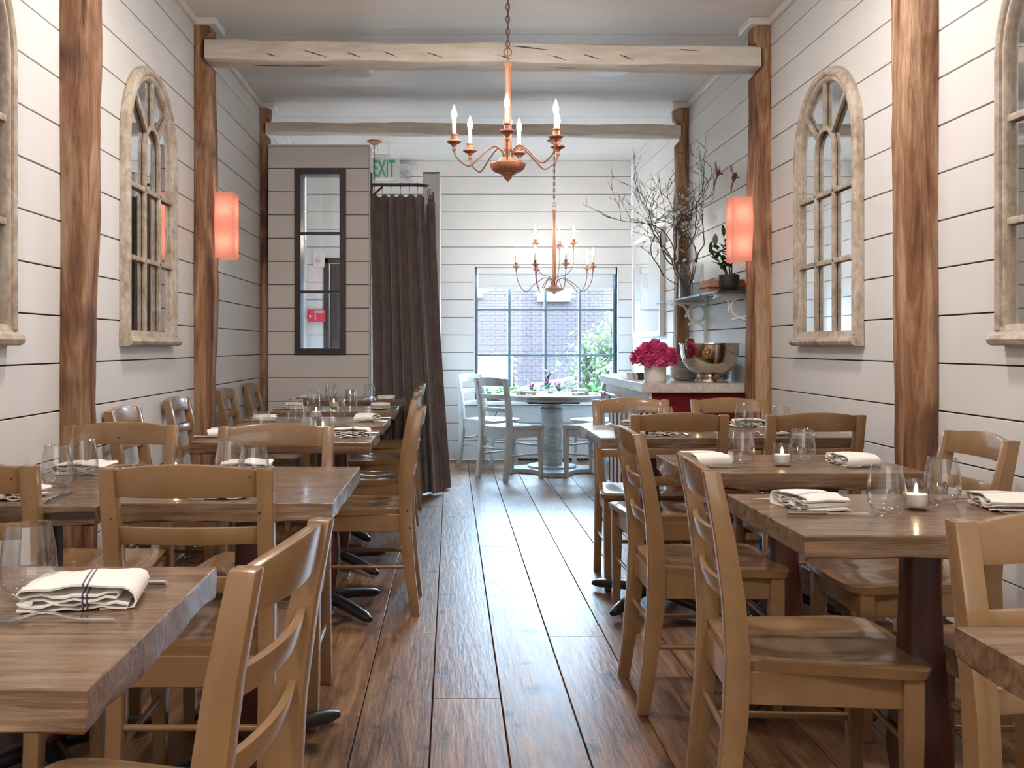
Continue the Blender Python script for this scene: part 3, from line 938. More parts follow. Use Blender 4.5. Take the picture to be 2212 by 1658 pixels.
PX, NX, PYY, NY = R(-90), R(90), 0.0, R(180)      # facing +X, -X, +Y, -Y
TAN = 'khaki painted chairs at the dining tables'
tan0 = make_chair('large khaki chair by the camera, its back to the aisle, near the striped napkin', M['chair'], (-0.475, 1.415, 0), R(82.5), TAN)
for x, y, a, lab in (
    (-1.13, 2.505, PYY, 'khaki chair cut by the frame edge, seen from behind at the dark wall table'),
    (-0.586, 2.455, PYY, 'khaki chair seen squarely from behind between the glass tumbler and the twin tables'),
    (-1.125, 3.15, NY, 'khaki chair facing the camera in front of the timber post on the curtain side'),
    (-0.585, 3.09, NY, 'khaki chair facing the camera with a bright glint on its top rail'),
    (-0.385, 4.33, NX, 'first khaki chair along the aisle on the curtain side, showing its whole side'),
    (-0.435, 5.21, NX, 'second khaki chair along the aisle on the curtain side, half hidden behind the first'),
    (-0.455, 6.10, NX, 'third khaki chair along the aisle on the curtain side'),
    (-0.455, 7.03, NX, 'fourth khaki chair along the aisle, just in front of the brown curtain'),
    (-1.165, 4.30, PX, 'khaki chair against the curtain-side wall with a pale reflection across its top rail'),
    (-1.160, 5.13, PX, 'khaki chair against the curtain-side wall just before the lamp post'),
    (-1.155, 6.20, PX, 'khaki chair against the wall behind the post with the pink lamp'),
    (-1.165, 7.05, PX, 'khaki chair in the corner by the planked partition'),
    (0.825, 2.31, PX - R(4), 'large khaki chair with its whole saddle seat in view under the candle table'),
    (0.825, 3.22, PX, 'khaki chair along the aisle behind the one with the full saddle seat'),
    (0.90, 4.165, PYY, 'khaki chair seen from behind at the twin tables, the one beside the aisle'),
    (1.435, 4.165, PYY, 'khaki chair seen from behind at the twin tables, the one beside the white wall'),
    (0.905, 4.765, NY, 'khaki chair facing the camera in front of the slatted cabinet side'),
    (1.40, 4.755, NY, 'khaki chair facing the camera under the silver bowl'),
    (1.350, 3.02, NX, 'khaki chair against the bare shelf-side wall beyond the thick post, facing the aisle'),
    (1.355, 2.22, NX, 'khaki chair tucked in at the wall end of the candle table, mostly hidden'),
    (0.965, 1.290, NY, 'large khaki chair at the frame edge with a broad back, behind the table corner'),
):
    dup(tan0, (x, y, 0), a, lab)
WHT = 'pale painted chairs round the round table'
wh0 = make_chair('pale painted chair at the round table, its back towards the curtain', M['white_chair'], (0.525, 8.55, 0), R(-49.5), WHT)
dup(wh0, (0.365, 9.37, 0), R(-131), 'pale chair between the round table and the window wall, behind another pale chair')
dup(wh0, (1.40, 9.30, 0), R(128), 'pale chair on the window side of the round table, next to the counter')
dup(wh0, (1.235, 8.55, 0), R(45), 'pale chair half hidden behind the khaki chairs at the counter end')

# ------------------------------------------------------------------ tables
TT = 0.755


def slab_outline(w, d, rr, amp, n=14):
    pts = []
    for (ax, ay, bx, by) in ((-1, -1, 1, -1), (1, -1, 1, 1), (1, 1, -1, 1), (-1, 1, -1, -1)):
        for i in range(n):
            f = i / n
            x = (ax + (bx - ax) * f) * w / 2
            y = (ay + (by - ay) * f) * d / 2
            pts.append((x, y))
    return pts


def table(label, x0, x1, y0, y1, seed, ped=None, rot=0.0, live=0.006, thick=0.046, grp='rustic wooden two-seat tables'):
    cx, cy = (x0 + x1) / 2, (y0 + y1) / 2
    w, d = x1 - x0, y1 - y0
    t = thing('dining_table', label, 'table', (cx, cy, 0), rot, grp)
    out = slab_outline(w, d, seed, live)

    def ring(z, inset, amp, k):
        r = []
        for i, (x, y) in enumerate(out):
            f = 1 - inset / (w / 2)
            g = 1 - inset / (d / 2)
            a = noise.noise(Vector((x * 7 + seed * 3.7, y * 7, k))) * amp + noise.noise(Vector((x * 31 + seed, y * 31, k))) * amp * 0.5
            l = math.hypot(x, y)
            r.append((x * f + x / l * a, y * g + y / l * a, z + (noise.noise(Vector((x * 11 + seed, y * 11, 5.0 + k))) * amp * (0.9 if k > 2 else 0.25))))
        return r
    rings = [ring(TT - thick, 0.006, live, 3.0), ring(TT - thick + 0.004, 0.001, live * 1.1, 3.3), ring(TT - thick * 0.5, 0.0, live * 0.6, 1.0), ring(TT - 0.0022, 0.0, 0.002, 0.5)]
    flat = [(x, y, TT) for x, y, z in ring(TT, 0.0018, 0.002, 0.5)]
    rings.append(flat)
    m = MB(); m.loft(rings)
    m.build('tabletop', M['table'], t, smooth=28)
    px, py = (0, 0) if ped is None else ped
    prof = [(TT - thick - 0.001, .035), (0.56, .036), (0.44, .040), (0.34, .049), (0.27, .056), (0.21, .056), (0.15, .047), (0.10, .040), (0.055, .040)]
    m = MB()
    rings = []
    for z, h in reversed(prof):
        b = h * 0.22
        rings.append([(px + x, py + y, z) for x, y in ((-h + b, -h), (h - b, -h), (h, -h + b), (h, h - b), (h - b, h), (-h + b, h), (-h, h - b), (-h, -h + b))])
    m.loft(rings)
    m.build('pedestal', M['base'], t, smooth=45)
    m = MB(); m.box(px - 0.12, px + 0.12, py - 0.15, py + 0.15, TT - thick - 0.024, TT - thick - 0.001); m.build('cleat', M['base'], t, bevel=0.003)
    for sx, sy in ((-1, -1), (1, -1), (1, 1), (-1, 1)):
        e = Vector((px + sx * 0.205, py + sy * min(0.27, d * 0.42), 0))
        pts = []
        rad = []
        for i in range(9):
            f = i / 8
            pts.append((px + sx * .03 + (e.x - px - sx * .03) * f, py + sy * .03 + (e.y - py - sy * .03) * f, 0.062 - 0.036 * f ** 1.5))
            rad.append(0.030 - 0.006 * f if i < 8 else 0.014)
        f_ = MB(); f_.tube(pts, rad, 10, flat=0.8); f_.build('foot', M['iron'], t, smooth=50)
    return t


table('worn table at the camera with a striped napkin, fork and one tumbler', -1.09, -0.393, 1.076, 1.673, 1, live=0.008, thick=0.052)
table('dark table against the curtain-side wall, left half of a joined pair', -1.345, -0.822, 2.30, 3.02, 2)
table('glossy aisle-side table of the joined pair, with a fork near its far corner', -0.810, -0.279, 2.35, 3.06, 3)
table('first of the four far tables on the curtain side, standing just past the glinting chair', -1.008, -0.312, 3.834, 4.375, 4, ped=(0.13, 0.12))
table('second of the four far tables on the curtain side, with two tumblers and a napkin', -1.01, -0.316, 4.64, 5.22, 5, ped=(0.10, 0.13))
table('third of the four far tables on the curtain side', -1.02, -0.32, 5.62, 6.16, 6)
table('last small table on the curtain side, against the planked partition', -1.03, -0.335, 6.80, 7.34, 7)
table('worn table corner at the frame edge, in front of the broad chair back', 0.668, 1.37, 0.70, 1.318, 8, live=0.007)
table('worn table with a lit candle, two big tumblers and a striped napkin by the aisle', 0.692, 1.40, 1.948, 2.49, 9, live=0.006)
table('live-edged table between the candle table and the twin tables', 0.70, 1.40, 2.90, 3.40, 10, live=0.014)
table('aisle-side half of the twin tables in front of the counter', 0.605, 1.132, 4.02, 4.70, 11)
table('wall-side half of the twin tables in front of the counter', 1.142, 1.675, 4.03, 4.70, 12)

# the round table by the window
RT = (0.907, 8.95)
RZ = 0.697
t = thing('round_table', 'round grey-washed pedestal table laid for four in front of the street window', 'table', (RT[0], RT[1], 0))
m = MB(); m.lathe([(0.30, RZ - .052), (0.470, RZ - .052), (0.484, RZ - .047), (0.487, RZ - .030), (0.500, RZ - .024), (0.503, RZ - .010), (0.498, RZ - .001), (0.492, RZ)], 72)
m.build('tabletop', M['round_table'], t, smooth=35)
m = MB(); m.box(-0.225, 0.225, -0.20, 0.20, RZ - .080, RZ - .0525); m.build('cleat', M['base'], t, bevel=0.003)
m = MB(); m.lathe([(0.095, .062), (0.095, .17), (0.090, .175), (0.098, .19), (0.098, .205), (0.088, .215), (0.098, .40), (0.100, .50), (0.097, .535), (0.104, .545), (0.104, .565), (0.088, .578), (0.086, .60), (0.100, .612), (0.103, RZ - .081)], 32)
m.build('pedestal', M['round_table'], t, smooth=35)
m = MB(); m.lathe([(0.218, .040), (0.218, .058), (0.211, .062), (0.10, .0621)], 48); m.build('plinth', M['round_table'], t, smooth=35)
m = MB()
poly = []
for k in range(4):
    a = k * PI / 2 + R(-90)
    for da, rr_ in ((-R(11), 0.44), (R(11), 0.44), (R(28), 0.31), (R(45), 0.265), (R(62), 0.31)):
        poly.append((rr_ * math.cos(a + da), rr_ * math.sin(a + da)))
m.prism(poly, 0.0, 0.040); m.build('cross_base', M['round_table'], t, bevel=0.004)

# ------------------------------------------------------------------ table settings
def tumbler_mesh():
    m = MB()
    prof = [(0.004, 0.004), (0.020, 0.0030), (0.0245, 0.0), (0.0275, 0.002), (0.0345, 0.012), (0.0395, 0.026), (0.0412, 0.040), (0.0405, 0.056), (0.0378, 0.076), (0.0345, 0.094), (0.0318, 0.108)]
    m.lathe(prof, 36, cap=False)
    m.lathe([(0.002, 0.0085), (0.022, 0.0095), (0.0325, 0.0145), (0.0378, 0.027), (0.0396, 0.040), (0.0389, 0.056), (0.0362, 0.076), (0.0330, 0.094), (0.0306, 0.108)], 36, cap=False)
    m.lathe([(0.0320, 0.108), (0.0312, 0.1092), (0.0304, 0.108), (0.0312, 0.1068), (0.0320, 0.108)], 36, cap=False)
    return m.mesh('tumbler', M['glass'], smooth=60)


def votive_meshes():
    g = MB()
    g.lathe([(0.003, 0.0), (0.0255, 0.0), (0.0270, 0.003), (0.0295, 0.066), (0.0300, 0.068), (0.0288, 0.068), (0.0268, 0.012), (0.003, 0.010)], 28, cap=False)
    w = MB()
    w.lathe([(0.003, 0.0102), (0.0240, 0.0104), (0.0250, 0.012), (0.0252, 0.034), (0.0235, 0.036), (0.010, 0.0345), (0.002, 0.034)], 24)
    f = MB()
    f.lathe([(0.0006, 0.036), (0.0034, 0.040), (0.0042, 0.045), (0.0028, 0.052), (0.0008, 0.058)], 12)
    return g.mesh('votive_candle', M['glass'], smooth=50), w.mesh('wax', M['wax'], smooth=50), f.mesh('flame', M['flame'], smooth=60)


def napkin_mesh(seed, w=0.150, d=0.115, layers=5, h=0.030):
    """a cloth folded back and forth: a long ribbon profile in x,z extruded along y with wrinkles"""
    rr = random.Random(seed)
    prof = []
    gap = h / layers
    hw = w / 2
    # inner folds
    for k in range(layers - 1):
        z = 0.004 + gap * k
        a, b = (-hw * rr.uniform(.72, .92), hw * rr.uniform(.70, .85))
        if k == 0: a, b = -hw * 0.95, hw * 0.90
        n = 9
        xs = [a + (b - a) * i / n for i in range(n + 1)]
        if k % 2: xs.reverse()
        for i, x in enumerate(xs):
            prof.append((x, z + 0.0022 * math.sin(i * 1.9 + seed + k * 2)))
        # turn
        s = 1 if k % 2 == 0 else -1
        xe = xs[-1]
        prof.append((xe + s * gap * 0.62, z + gap * 0.5))
    # the outer wrap goes over the top and tucks under at the other end
    zt = 0.004 + gap * (layers - 1) + 0.002
    last = prof[-1]
    s = 1 if last[0] < 0 else -1
    xa, xb = last[0] * 0.9, -last[0] / abs(last[0]) * hw * 0.93
    for i in range(11):
        f = i / 10
        prof.append((xa + (xb - xa) * f, zt + 0.004 * math.sin(f * PI) + 0.0012 * math.sin(i * 1.3 + seed)))
    for i in range(1, 6):
        an = PI / 2 - i * PI / 5
        prof.append((xb + s * math.cos(an) * h * 0.42, zt / 2 + math.sin(an) * zt / 2))
    prof.append((xb - s * w * 0.25, 0.0012))
    th = 0.0030
    m = MB()
    ny = 8
    rings = []
    for j in range(ny + 1):
        g = j / ny
        y = (g - 0.5) * d
        ring_o, ring_i = [], []
        n = len(prof)
        for i, (x, z) in enumerate(prof):
            p, q = prof[max(i - 1, 0)], prof[min(i + 1, n - 1)]
            tx, tz = q[0] - p[0], q[1] - p[1]
            l = math.hypot(tx, tz) or 1
            nx, nz = -tz / l, tx / l
            wob = noise.noise(Vector((x * 30 + seed, y * 22, i * 0.15))) * 0.0035
            xx = x + 0.10 * (g - 0.5) * w * (z / h) + wob * 0.6
            zz = z * (0.96 + 0.06 * (1 - abs(2 * g - 1))) + wob * (0.6 if z > 0.004 else 0.05)
            yy = y + 0.004 * math.sin(i * 0.7 + seed) * (2 * g - 1)
            ring_o.append((xx + nx * th / 2, yy, max(0.0004, zz + nz * th / 2)))
            ring_i.append((xx - nx * th / 2, yy, max(0.0002, zz - nz * th / 2)))
        rings.append(ring_o + ring_i[::-1])
    m.loft(rings)
    return m.mesh('napkin', M['napkin'], smooth=55)


def fork_mesh():
    m = MB()
    n = 16
    rings = []
    for i in range(n + 1):
        f = i / n
        y = -0.095 + 0.135 * f
        w = 0.0062 - 0.0030 * min(1, f * 1.5) + (0.0088 * max(0, (f - 0.72) / 0.28) ** 1.5)
        z = 0.004 + 0.0085 * math.exp(-((f - 0.70) / 0.20) ** 2) - 0.002 * max(0, f - 0.9) + 0.001 * (1 - f)
        rings.append([(-w, y, z), (w, y, z), (w * .8, y, z + .0018), (-w * .8, y, z + .0018)])
    m.loft(rings)
    for k in range(4):
        x = -0.0098 + k * 0.0065
        rings = []
        for i in range(6):
            f = i / 5
            y = 0.038 + 0.050 * f
            z = 0.0055 - 0.004 * math.sin(f * 2.2) + 0.008 * f * f
            h = 0.0019 * (1 - 0.45 * f)
            rings.append([(x - h, y, z), (x + h, y, z), (x + h, y, z + .0015), (x - h, y, z + .0015)])
        m.loft(rings)
    return m.mesh('fork', M['steel'], smooth=50)


def knife_mesh():
    m = MB()
    rings = []
    for i in range(13):
        f = i / 12
        y = -0.100 + 0.085 * f
        w = 0.0085 - 0.0022 * f
        h = 0.0062 - 0.0022 * f
        rings.append([(w * math.cos(a) , y, 0.0066 + h * math.sin(a)) for a in [2 * PI * k / 8 for k in range(8)]])
    m.loft(rings)
    rings = []
    for i in range(13):
        f = i / 12
        y = -0.015 + 0.115 * f
        w = 0.0085 if f < .8 else 0.0085 * math.sqrt(max(0.02, 1 - ((f - .8) / .2) ** 2))
        rings.append([(-0.006, y, 0.0040), (-0.006 + w * 1.7, y, 0.0046), (-0.006 + w * 1.7, y, 0.0052), (-0.006, y, 0.0062)])
    m.loft(rings)
    return m.mesh('knife', M['steel'], smooth=50)


TUM = tumbler_mesh()
VG, VW, VF = votive_meshes()
NAP = [napkin_mesh(s, w=w_, d=d_, layers=l_, h=h_) for s, w_, d_, l_, h_ in ((1, .155, .105, 5, .033), (2, .145, .12, 5, .026), (3, .16, .10, 6, .030), (4, .14, .11, 4, .022))]
FORK, KNIFE = fork_mesh(), knife_mesh()
GL = 'stemless tumblers on the tables'
NG = 'folded linen napkins at the places'


def tumbler(x, y, z, label):
    return tag(link('tumbler', TUM, None, (x, y, z), (0, 0, rng.uniform(0, 6))), label, 'glass', GL)


def votive(x, y, z, label):
    o = tag(link('votive_candle', VG, None, (x, y, z)), label, 'candle', 'votive candles in small glasses')
    link('wax', VW, o); link('flame', VF, o)
    return o


def place(x, y, face, z, where, kind=0, which=None, fork=True, knife=True, jit=0.0, skew=None, gap=0.105, swap=1):
    """napkin with fork and knife for a guest looking along `face` (angle from +Y)"""
    s = rng.uniform(-12, 12) if skew is None else skew
    nap_rot = face + R(s)
    tag(link('napkin', NAP[kind], None, (x, y, z + 0.0006), (0, 0, nap_rot)), 'folded white napkin ' + where, 'napkin', NG)
    c, sn = math.cos(face), math.sin(face)
    for on, me, dx, nm, ct in ((fork, FORK, -gap, 'fork', 'steel fork beside the napkin '), (knife, KNIFE, gap, 'knife', 'steel knife beside the napkin ')):
        if not on: continue
        lx, ly = dx + rng.uniform(-.006, .006), rng.uniform(-.012, .012)
        tag(link(nm, me, None, (x + lx * c - ly * sn, y + lx * sn + ly * c, z + 0.0008), (0, 0, face + R(rng.uniform(-4, 4)))), ct + where, nm, nm + 's at the places')


Z = TT
place(-0.535, 1.435, NX, Z, 'on the table at the camera', 0, skew=-78, gap=0.098)
tumbler(-0.622, 1.466, Z, 'big stemless tumbler on the table at the camera')
place(-1.07, 2.44, PYY, Z, 'behind the khaki chair cut by the frame edge', 3, fork=False)
place(-1.065, 2.915, NY, Z, 'on the far side of the dark wall table', 1)
tumbler(-1.04, 2.63, Z, 'tumbler near the napkin on the dark table against the curtain-side wall')
tumbler(-1.035, 2.80, Z, 'tumbler just behind another one on the dark table against the curtain-side wall')
place(-0.565, 2.455, PYY, Z, 'seen through the back of the squarely seen khaki chair', 3, skew=3)
place(-0.600, 2.945, NY, Z, 'on the far side of the glossy table beside the aisle', 1, knife=False, gap=-0.11)
tumbler(-0.617, 2.78, Z, 'farther of two tumblers behind the squarely seen chair back')
tumbler(-0.515, 2.60, Z, 'nearer of two tumblers behind the squarely seen chair back')
votive(-0.735, 2.66, Z, 'votive candle peeping over the squarely seen chair back')
for (ya, lab, k1, k2) in ((4.07, 'first', 0, 1), (4.95, 'second', 2, 3), (5.87, 'third', 0, 2), (7.0, 'last', 3, 1)):
    w = 'of the %s curtain-side far table' % lab
    place(-0.415 if lab != 'last' else -0.45, ya - (0.06 if lab == 'last' else 0), NX, Z, 'at the aisle end ' + w, k1, skew=-84 if lab == 'first' else None)
    place(-0.93 if lab != 'last' else -0.98, ya + 0.03, PX, Z, 'at the wall end ' + w, k2)
tumbler(-0.760, 3.99, Z, 'tumbler over the chair rail on the first far table, towards the wall')
tumbler(-0.556, 3.97, Z, 'tumbler over the chair rail on the first far table, in front of a candle')
votive(-0.535, 4.16, Z, 'votive candle behind the tumbler on the first far table')
tumbler(-0.772, 4.95, Z, 'tumbler towards the wall on the second far table')
tumbler(-0.577, 5.08, Z, 'tumbler towards the aisle on the second far table')
votive(-0.690, 5.10, Z, 'votive candle between the tumblers of the second far table')
tumbler(-0.814, 5.90, Z, 'tumbler towards the wall on the third far table')
tumbler(-0.600, 5.95, Z, 'tumbler towards the aisle on the third far table')
votive(-0.700, 5.95, Z, 'votive candle between the tumblers of the third far table')
tumbler(-0.845, 7.00, Z, 'tumbler against the planks on the last table')
tumbler(-0.565, 6.90, Z, 'tumbler in front of the curtain edge on the last table')
votive(-0.71, 7.02, Z, 'votive candle on the last table by the partition')

place(0.825, 2.275, PX, Z, 'at the aisle end of the candle table', 2, skew=15)
place(1.275, 2.275, NX, Z, 'at the wall end of the candle table', 1)
tumbler(0.956, 2.185, Z, 'big tumbler in front of the lit candle on the candle table')
tumbler(1.153, 2.335, Z, 'big tumbler behind the lit candle on the candle table')
votive(1.054, 2.255, Z, 'brightly lit votive candle between the two biggest tumblers by the wall')
place(0.795, 3.13, PX, Z, 'at the aisle end of the live-edged table', 0)
place(1.255, 3.12, NX, Z, 'at the wall end of the live-edged table', 2)
tumbler(0.897, 3.07, Z, 'tumbler towards the aisle on the live-edged table')
tumbler(1.112, 3.15, Z, 'tumbler towards the wall on the live-edged table, beside its candle')
votive(1.025, 3.08, Z, 'lit votive candle on the live-edged table')
place(0.872, 4.155, PYY, Z, 'at the near place of the aisle-side twin table', 3, skew=4)
place(0.855, 4.56, NY, Z, 'at the far place of the aisle-side twin table', 1)
tumbler(0.790, 4.40, Z, 'tumbler before the slatted cabinet on the aisle-side twin table')
tumbler(0.925, 4.31, Z, 'tumbler low behind the chair rail on the aisle-side twin table')
votive(1.075, 4.33, Z, 'votive candle on the aisle-side twin table')
place(1.395, 4.17, PYY, Z, 'at the near place of the wall-side twin table', 1)
place(1.36, 4.59, NY, Z, 'at the far place of the wall-side twin table', 2)
tumbler(1.325, 4.50, Z, 'tumbler before the red cabinet on the wall-side twin table')
tumbler(1.430, 4.31, Z, 'tumbler behind the chair rail on the wall-side twin table')

for k, a in enumerate((-49.5, -131, 128, 45)):
    fx, fy = -math.sin(R(a)), math.cos(R(a))
    nm = ('curtain-and-camera', 'curtain-and-window', 'window-and-counter', 'counter-and-camera')[k]
    place(RT[0] - fx * 0.335, RT[1] - fy * 0.335, R(a), RZ, 'on the round table, on its %s side' % nm, k, gap=0.10)
tumbler(0.665, 8.93, RZ, 'tumbler on the round table, the one closest to the curtain')
tumbler(0.785, 8.72, RZ, 'tumbler on the round table beside the small candle')
tumbler(1.020, 8.86, RZ, 'tumbler on the round table, inner one of the counter-side pair')
tumbler(1.115, 8.98, RZ, 'tumbler on the round table, outer one of the counter-side pair')
votive(0.875, 8.75, RZ, 'votive candle at the middle of the round table')

# ------------------------------------------------------------------ chandeliers
def chain_link(m, z, l, w, r, turn):
    pts = []
    for k in range(14):
        a = 2 * PI * k / 14
        u = math.cos(a) * w
        v = math.sin(a) * (l / 2)
        pts.append((u if not turn else 0, 0 if not turn else u, z + v))
    m.tube(pts, r, 6, closed=True)


def chandelier(name, label, loc, spec):
    """loc: point on the ceiling below which it hangs; spec holds heights measured from the floor"""
    t = thing(name, label, 'chandelier', loc)
    z0 = loc[2]
    zt, zd, zb = spec['top'] - z0, spec['dish'] - z0, spec['tip'] - z0
    S = spec.get('s', 1.0)
    m = MB(); m.lathe([(0.062, -0.0005), (0.064, -0.006), (0.058, -0.014), (0.040, -0.018), (0.030, -0.026), (0.012, -0.034), (0.004, -0.042)], 28)
    m.build('canopy', M['copper'], t, smooth=40)
    # chain
    z = -0.050
    k = 0
    while z > zt + 0.085 * S:
        m = MB(); chain_link(m, z, 0.036, 0.0085, 0.0022, k % 2); m.build('chain_link', M['chain'], t, smooth=60)
        z -= 0.0285; k += 1
    m = MB(); m.tube([(0.018 * math.cos(a), 0, zt + 0.058 * S + 0.018 * math.sin(a)) for a in [2 * PI * i / 20 for i in range(20)]], 0.0024, 6, closed=True)
    m.tube([(0.001, 0, -0.03), (0.004, 0.003, zt * 0.4), (0.0, 0.003, zt + 0.05), (0, 0, zt)], 0.0024, 6)
    m.build('ring', M['arm'], t, smooth=60)
    # turned shaft
    L = zt - zd
    m = MB(); m.lathe([(0.006, zt + 0.012), (0.016, zt + 0.010), (0.019, zt + 0.002), (0.0145, zt - 0.006), (0.0125, zt - 0.014), (0.0135, zt - L * 0.30), (0.0165, zt - L * 0.56), (0.0205, zt - L * 0.575), (0.0205, zt - L * 0.592), (0.0170, zt - L * 0.61), (0.0195, zt - L * 0.84), (0.0205, zt - L * 0.875), (0.0110, zt - L * 0.90), (0.0105, zt - L * 0.95), (0.016, zt - L * 0.97), (0.02, zd + 0.01)], 24)
    m.build('shaft', M['copper'], t, smooth=40)
    D = spec['dish_r']
    h = zd - zb
    m = MB(); m.lathe([(0.02, zd + 0.016), (D * 0.40, zd + 0.018), (D * 0.52, zd + 0.010), (D * 0.60, zd - 0.004), (D * 0.95, zd - 0.006), (D, zd - 0.010), (D * 0.985, zd - h * 0.22), (D * 0.90, zd - h * 0.37), (D * 0.74, zd - h * 0.49), (D * 0.50, zd - h * 0.57), (D * 0.40, zd - h * 0.58), (D * 0.39, zd - h * 0.66), (D * 0.24, zd - h * 0.70), (D * 0.20, zd - h * 0.84), (D * 0.11, zd - h * 0.90), (D * 0.085, zd - h * 0.95), (0.001, zd - h)], 36)
    m.build('dish', M['copper'], t, smooth=40)
    for (ang, rad, zc) in spec['arms']:
        zc -= z0
        ca, sa = math.cos(R(ang)), math.sin(R(ang))
        pts = []
        up = spec.get('rise', 0.075)
        low = spec.get('low', 0.012)
        # from the dish up and over, down through a belly, up to the cup
        e_ = zc - 0.035
        raw = [(0.018, zd + 0.012), (0.027, zd + up * 0.75), (0.24 * rad, zd + up * 1.15), (0.40 * rad, zd + up * 0.78), (0.56 * rad, zd + low), (0.72 * rad, zd - low * 2.2), (0.87 * rad, zd - low * 0.4), (0.97 * rad, zd + (e_ - zd) * 0.45), (rad, e_)] if zc - zd < 0.22 else \
              [(0.018, zd + 0.012), (0.03, zd + up * 0.9), (0.24 * rad, zd + up * 1.3), (0.60 * rad, zd + up * 1.5), (0.88 * rad, zd + up * 2.2), (0.98 * rad, zd + up * 3.0), (rad, zc - 0.035)]
        P = [raw[0]] + raw + [raw[-1]]
        for i in range(1, len(P) - 2):
            for j in range(5):
                q = j / 5
                c = []
                for d_ in (0, 1):
                    p0, p1, p2, p3 = P[i - 1][d_], P[i][d_], P[i + 1][d_], P[i + 2][d_]
                    c.append(0.5 * (2 * p1 + (p2 - p0) * q + (2 * p0 - 5 * p1 + 4 * p2 - p3) * q * q + (3 * p1 - p0 - 3 * p2 + p3) * q ** 3))
                pts.append((c[0] * ca, c[0] * sa, c[1]))
        pts.append((raw[-1][0] * ca, raw[-1][0] * sa, raw[-1][1]))
        m = MB(); m.tube(pts, 0.0034, 8)
        arm = m.build('arm', M['arm'], t, smooth=60)
        c = (rad * ca, rad * sa, zc)
        m = MB(); m.lathe([(0.004, -0.046), (0.009, -0.040), (0.0095, -0.034), (0.005, -0.028), (0.0055, -0.024), (0.012, -0.019), (0.014, -0.013), (0.024, -0.009), (0.034, -0.003), (0.0345, 0.0), (0.030, 0.004), (0.016, 0.006), (0.0125, 0.010), (0.0125, 0.026), (0.0165, 0.029), (0.0165, 0.034), (0.011, 0.035)], 24, c)
        m.build('drip_cup', M['copper'], arm, smooth=40)
        m = MB(); m.lathe([(0.0088, 0.030), (0.0092, 0.034), (0.0092, 0.098), (0.0075, 0.101)], 16, c); m.build('candle_sleeve', M['sleeve'], arm, smooth=40)
        m = MB(); m.lathe([(0.0065, 0.1005), (0.0100, 0.110), (0.0125, 0.122), (0.0115, 0.134), (0.0070, 0.149), (0.0030, 0.160), (0.0006, 0.168)], 16, c); m.build('bulb', M['bulb'], arm, smooth=60)
    return t


ZCUP = 2.064
chandelier('chandelier', 'rust-red six-candle chandelier hanging over the aisle in front of the thick beam', (0.263, 4.60, ZC),
           {'top': 2.425, 'dish': 1.976, 'tip': 1.885, 'dish_r': 0.083, 'rise': 0.062, 'low': 0.010,
            'arms': [(-94, .25, ZCUP), (-34, .25, ZCUP), (20, .255, ZCUP), (74, .25, ZCUP), (133, .25, ZCUP), (187, .25, ZCUP)]})
chandelier('chandelier', 'nine-candle chandelier in two tiers hanging over the round table', (0.925, 8.92, ZC),
           {'top': 2.335, 'dish': 1.650, 'tip': 1.585, 'dish_r': 0.083, 'rise': 0.075, 'low': 0.016,
            'arms': [(188, .345, 1.835), (236, .345, 1.835), (112, .345, 1.835), (281, .345, 1.835), (24, .345, 1.835), (-9, .345, 1.835), (181, .17, 2.045), (-8, .175, 2.045), (68, .17, 2.045)]})
# pendant inside the vestibule: canopy and chain show over the curtain
t = thing('pendant_lamp', 'small rust-red ceiling pendant on a thin chain behind the exit sign letters', 'lamp', (-0.69, 8.95, ZC))
m = MB(); m.lathe([(0.063, -0.0005), (0.066, -0.006), (0.060, -0.014), (0.042, -0.020), (0.036, -0.028), (0.014, -0.038), (0.004, -0.046)], 28); m.build('canopy', M['copper'], t, smooth=40)
for k in range(27):
    m = MB(); chain_link(m, -0.056 - k * 0.0285, 0.036, 0.0075, 0.0022, k % 2); m.build('chain_link', M['chain'], t, smooth=60)
m = MB(); m.lathe([(0.004, -0.82), (0.02, -0.83), (0.022, -0.86), (0.018, -0.862), (0.001, -0.864)], 20); m.build('socket', M['copper'], t, smooth=40)
m = MB(); m.ball((0, 0, -0.895), 0.032, nu=16, nv=10); m.build('bulb', emit('pendant_bulb', (1.0, .92, .84), 150.0), t, smooth=60)

# ------------------------------------------------------------------ pink box sconces on the posts
def sconce(x0, x1, z0, z1, wall_x, label):
    y0, y1 = 5.615, 5.745
    cx, cy = (x0 + x1) / 2, (y0 + y1) / 2
    t = thing('wall_sconce', label, 'lamp', (cx, cy, z0))
    w, d, h = (x1 - x0) / 2, (y1 - y0) / 2, z1 - z0
    m = MB()
    e = 0.003
    m.loft([[(sx * (w - q), sy * (d - q), z) for sx, sy in ((-1, -1), (1, -1), (1, 1), (-1, 1))] for q, z in ((0, 0), (0, h), (e, h), (e, 0), (0, 0))], cap=False)
    m.build('lamp_shade', M['shade'], t)
    s = 1 if wall_x > cx else -1
    m = MB()
    xa, xb = s * w * 1.02, wall_x - cx
    m.box(min(xa, xb), max(xa, xb), -0.045, 0.045, h * 0.36, h * 0.64)
    m.build('back_plate', M['white'], t, bevel=0.002)
    m = MB(); m.tube([(s * w, 0, h * .5), (0, 0, h * .5)], 0.006); m.tube([(0, 0, h * .40), (0, 0, h * .60)], 0.013, 12); m.build('lamp_holder', M['white'], t, smooth=50)
    for zz in (0.25, 0.75):
        m = MB(); m.ball((0, 0, h * zz), 0.022, rz=0.034, nu=14, nv=10); m.build('bulb', M['sconce_bulb'], t, smooth=60)
    return t


sconce(-1.349, -1.224, 1.622, 1.994, XL + 0.094, 'glowing pink box lamp on the curtain-side timber post')
sconce(1.589, 1.714, 1.606, 1.970, XR - 0.094, 'glowing pink box lamp on the timber post by the potted plant')

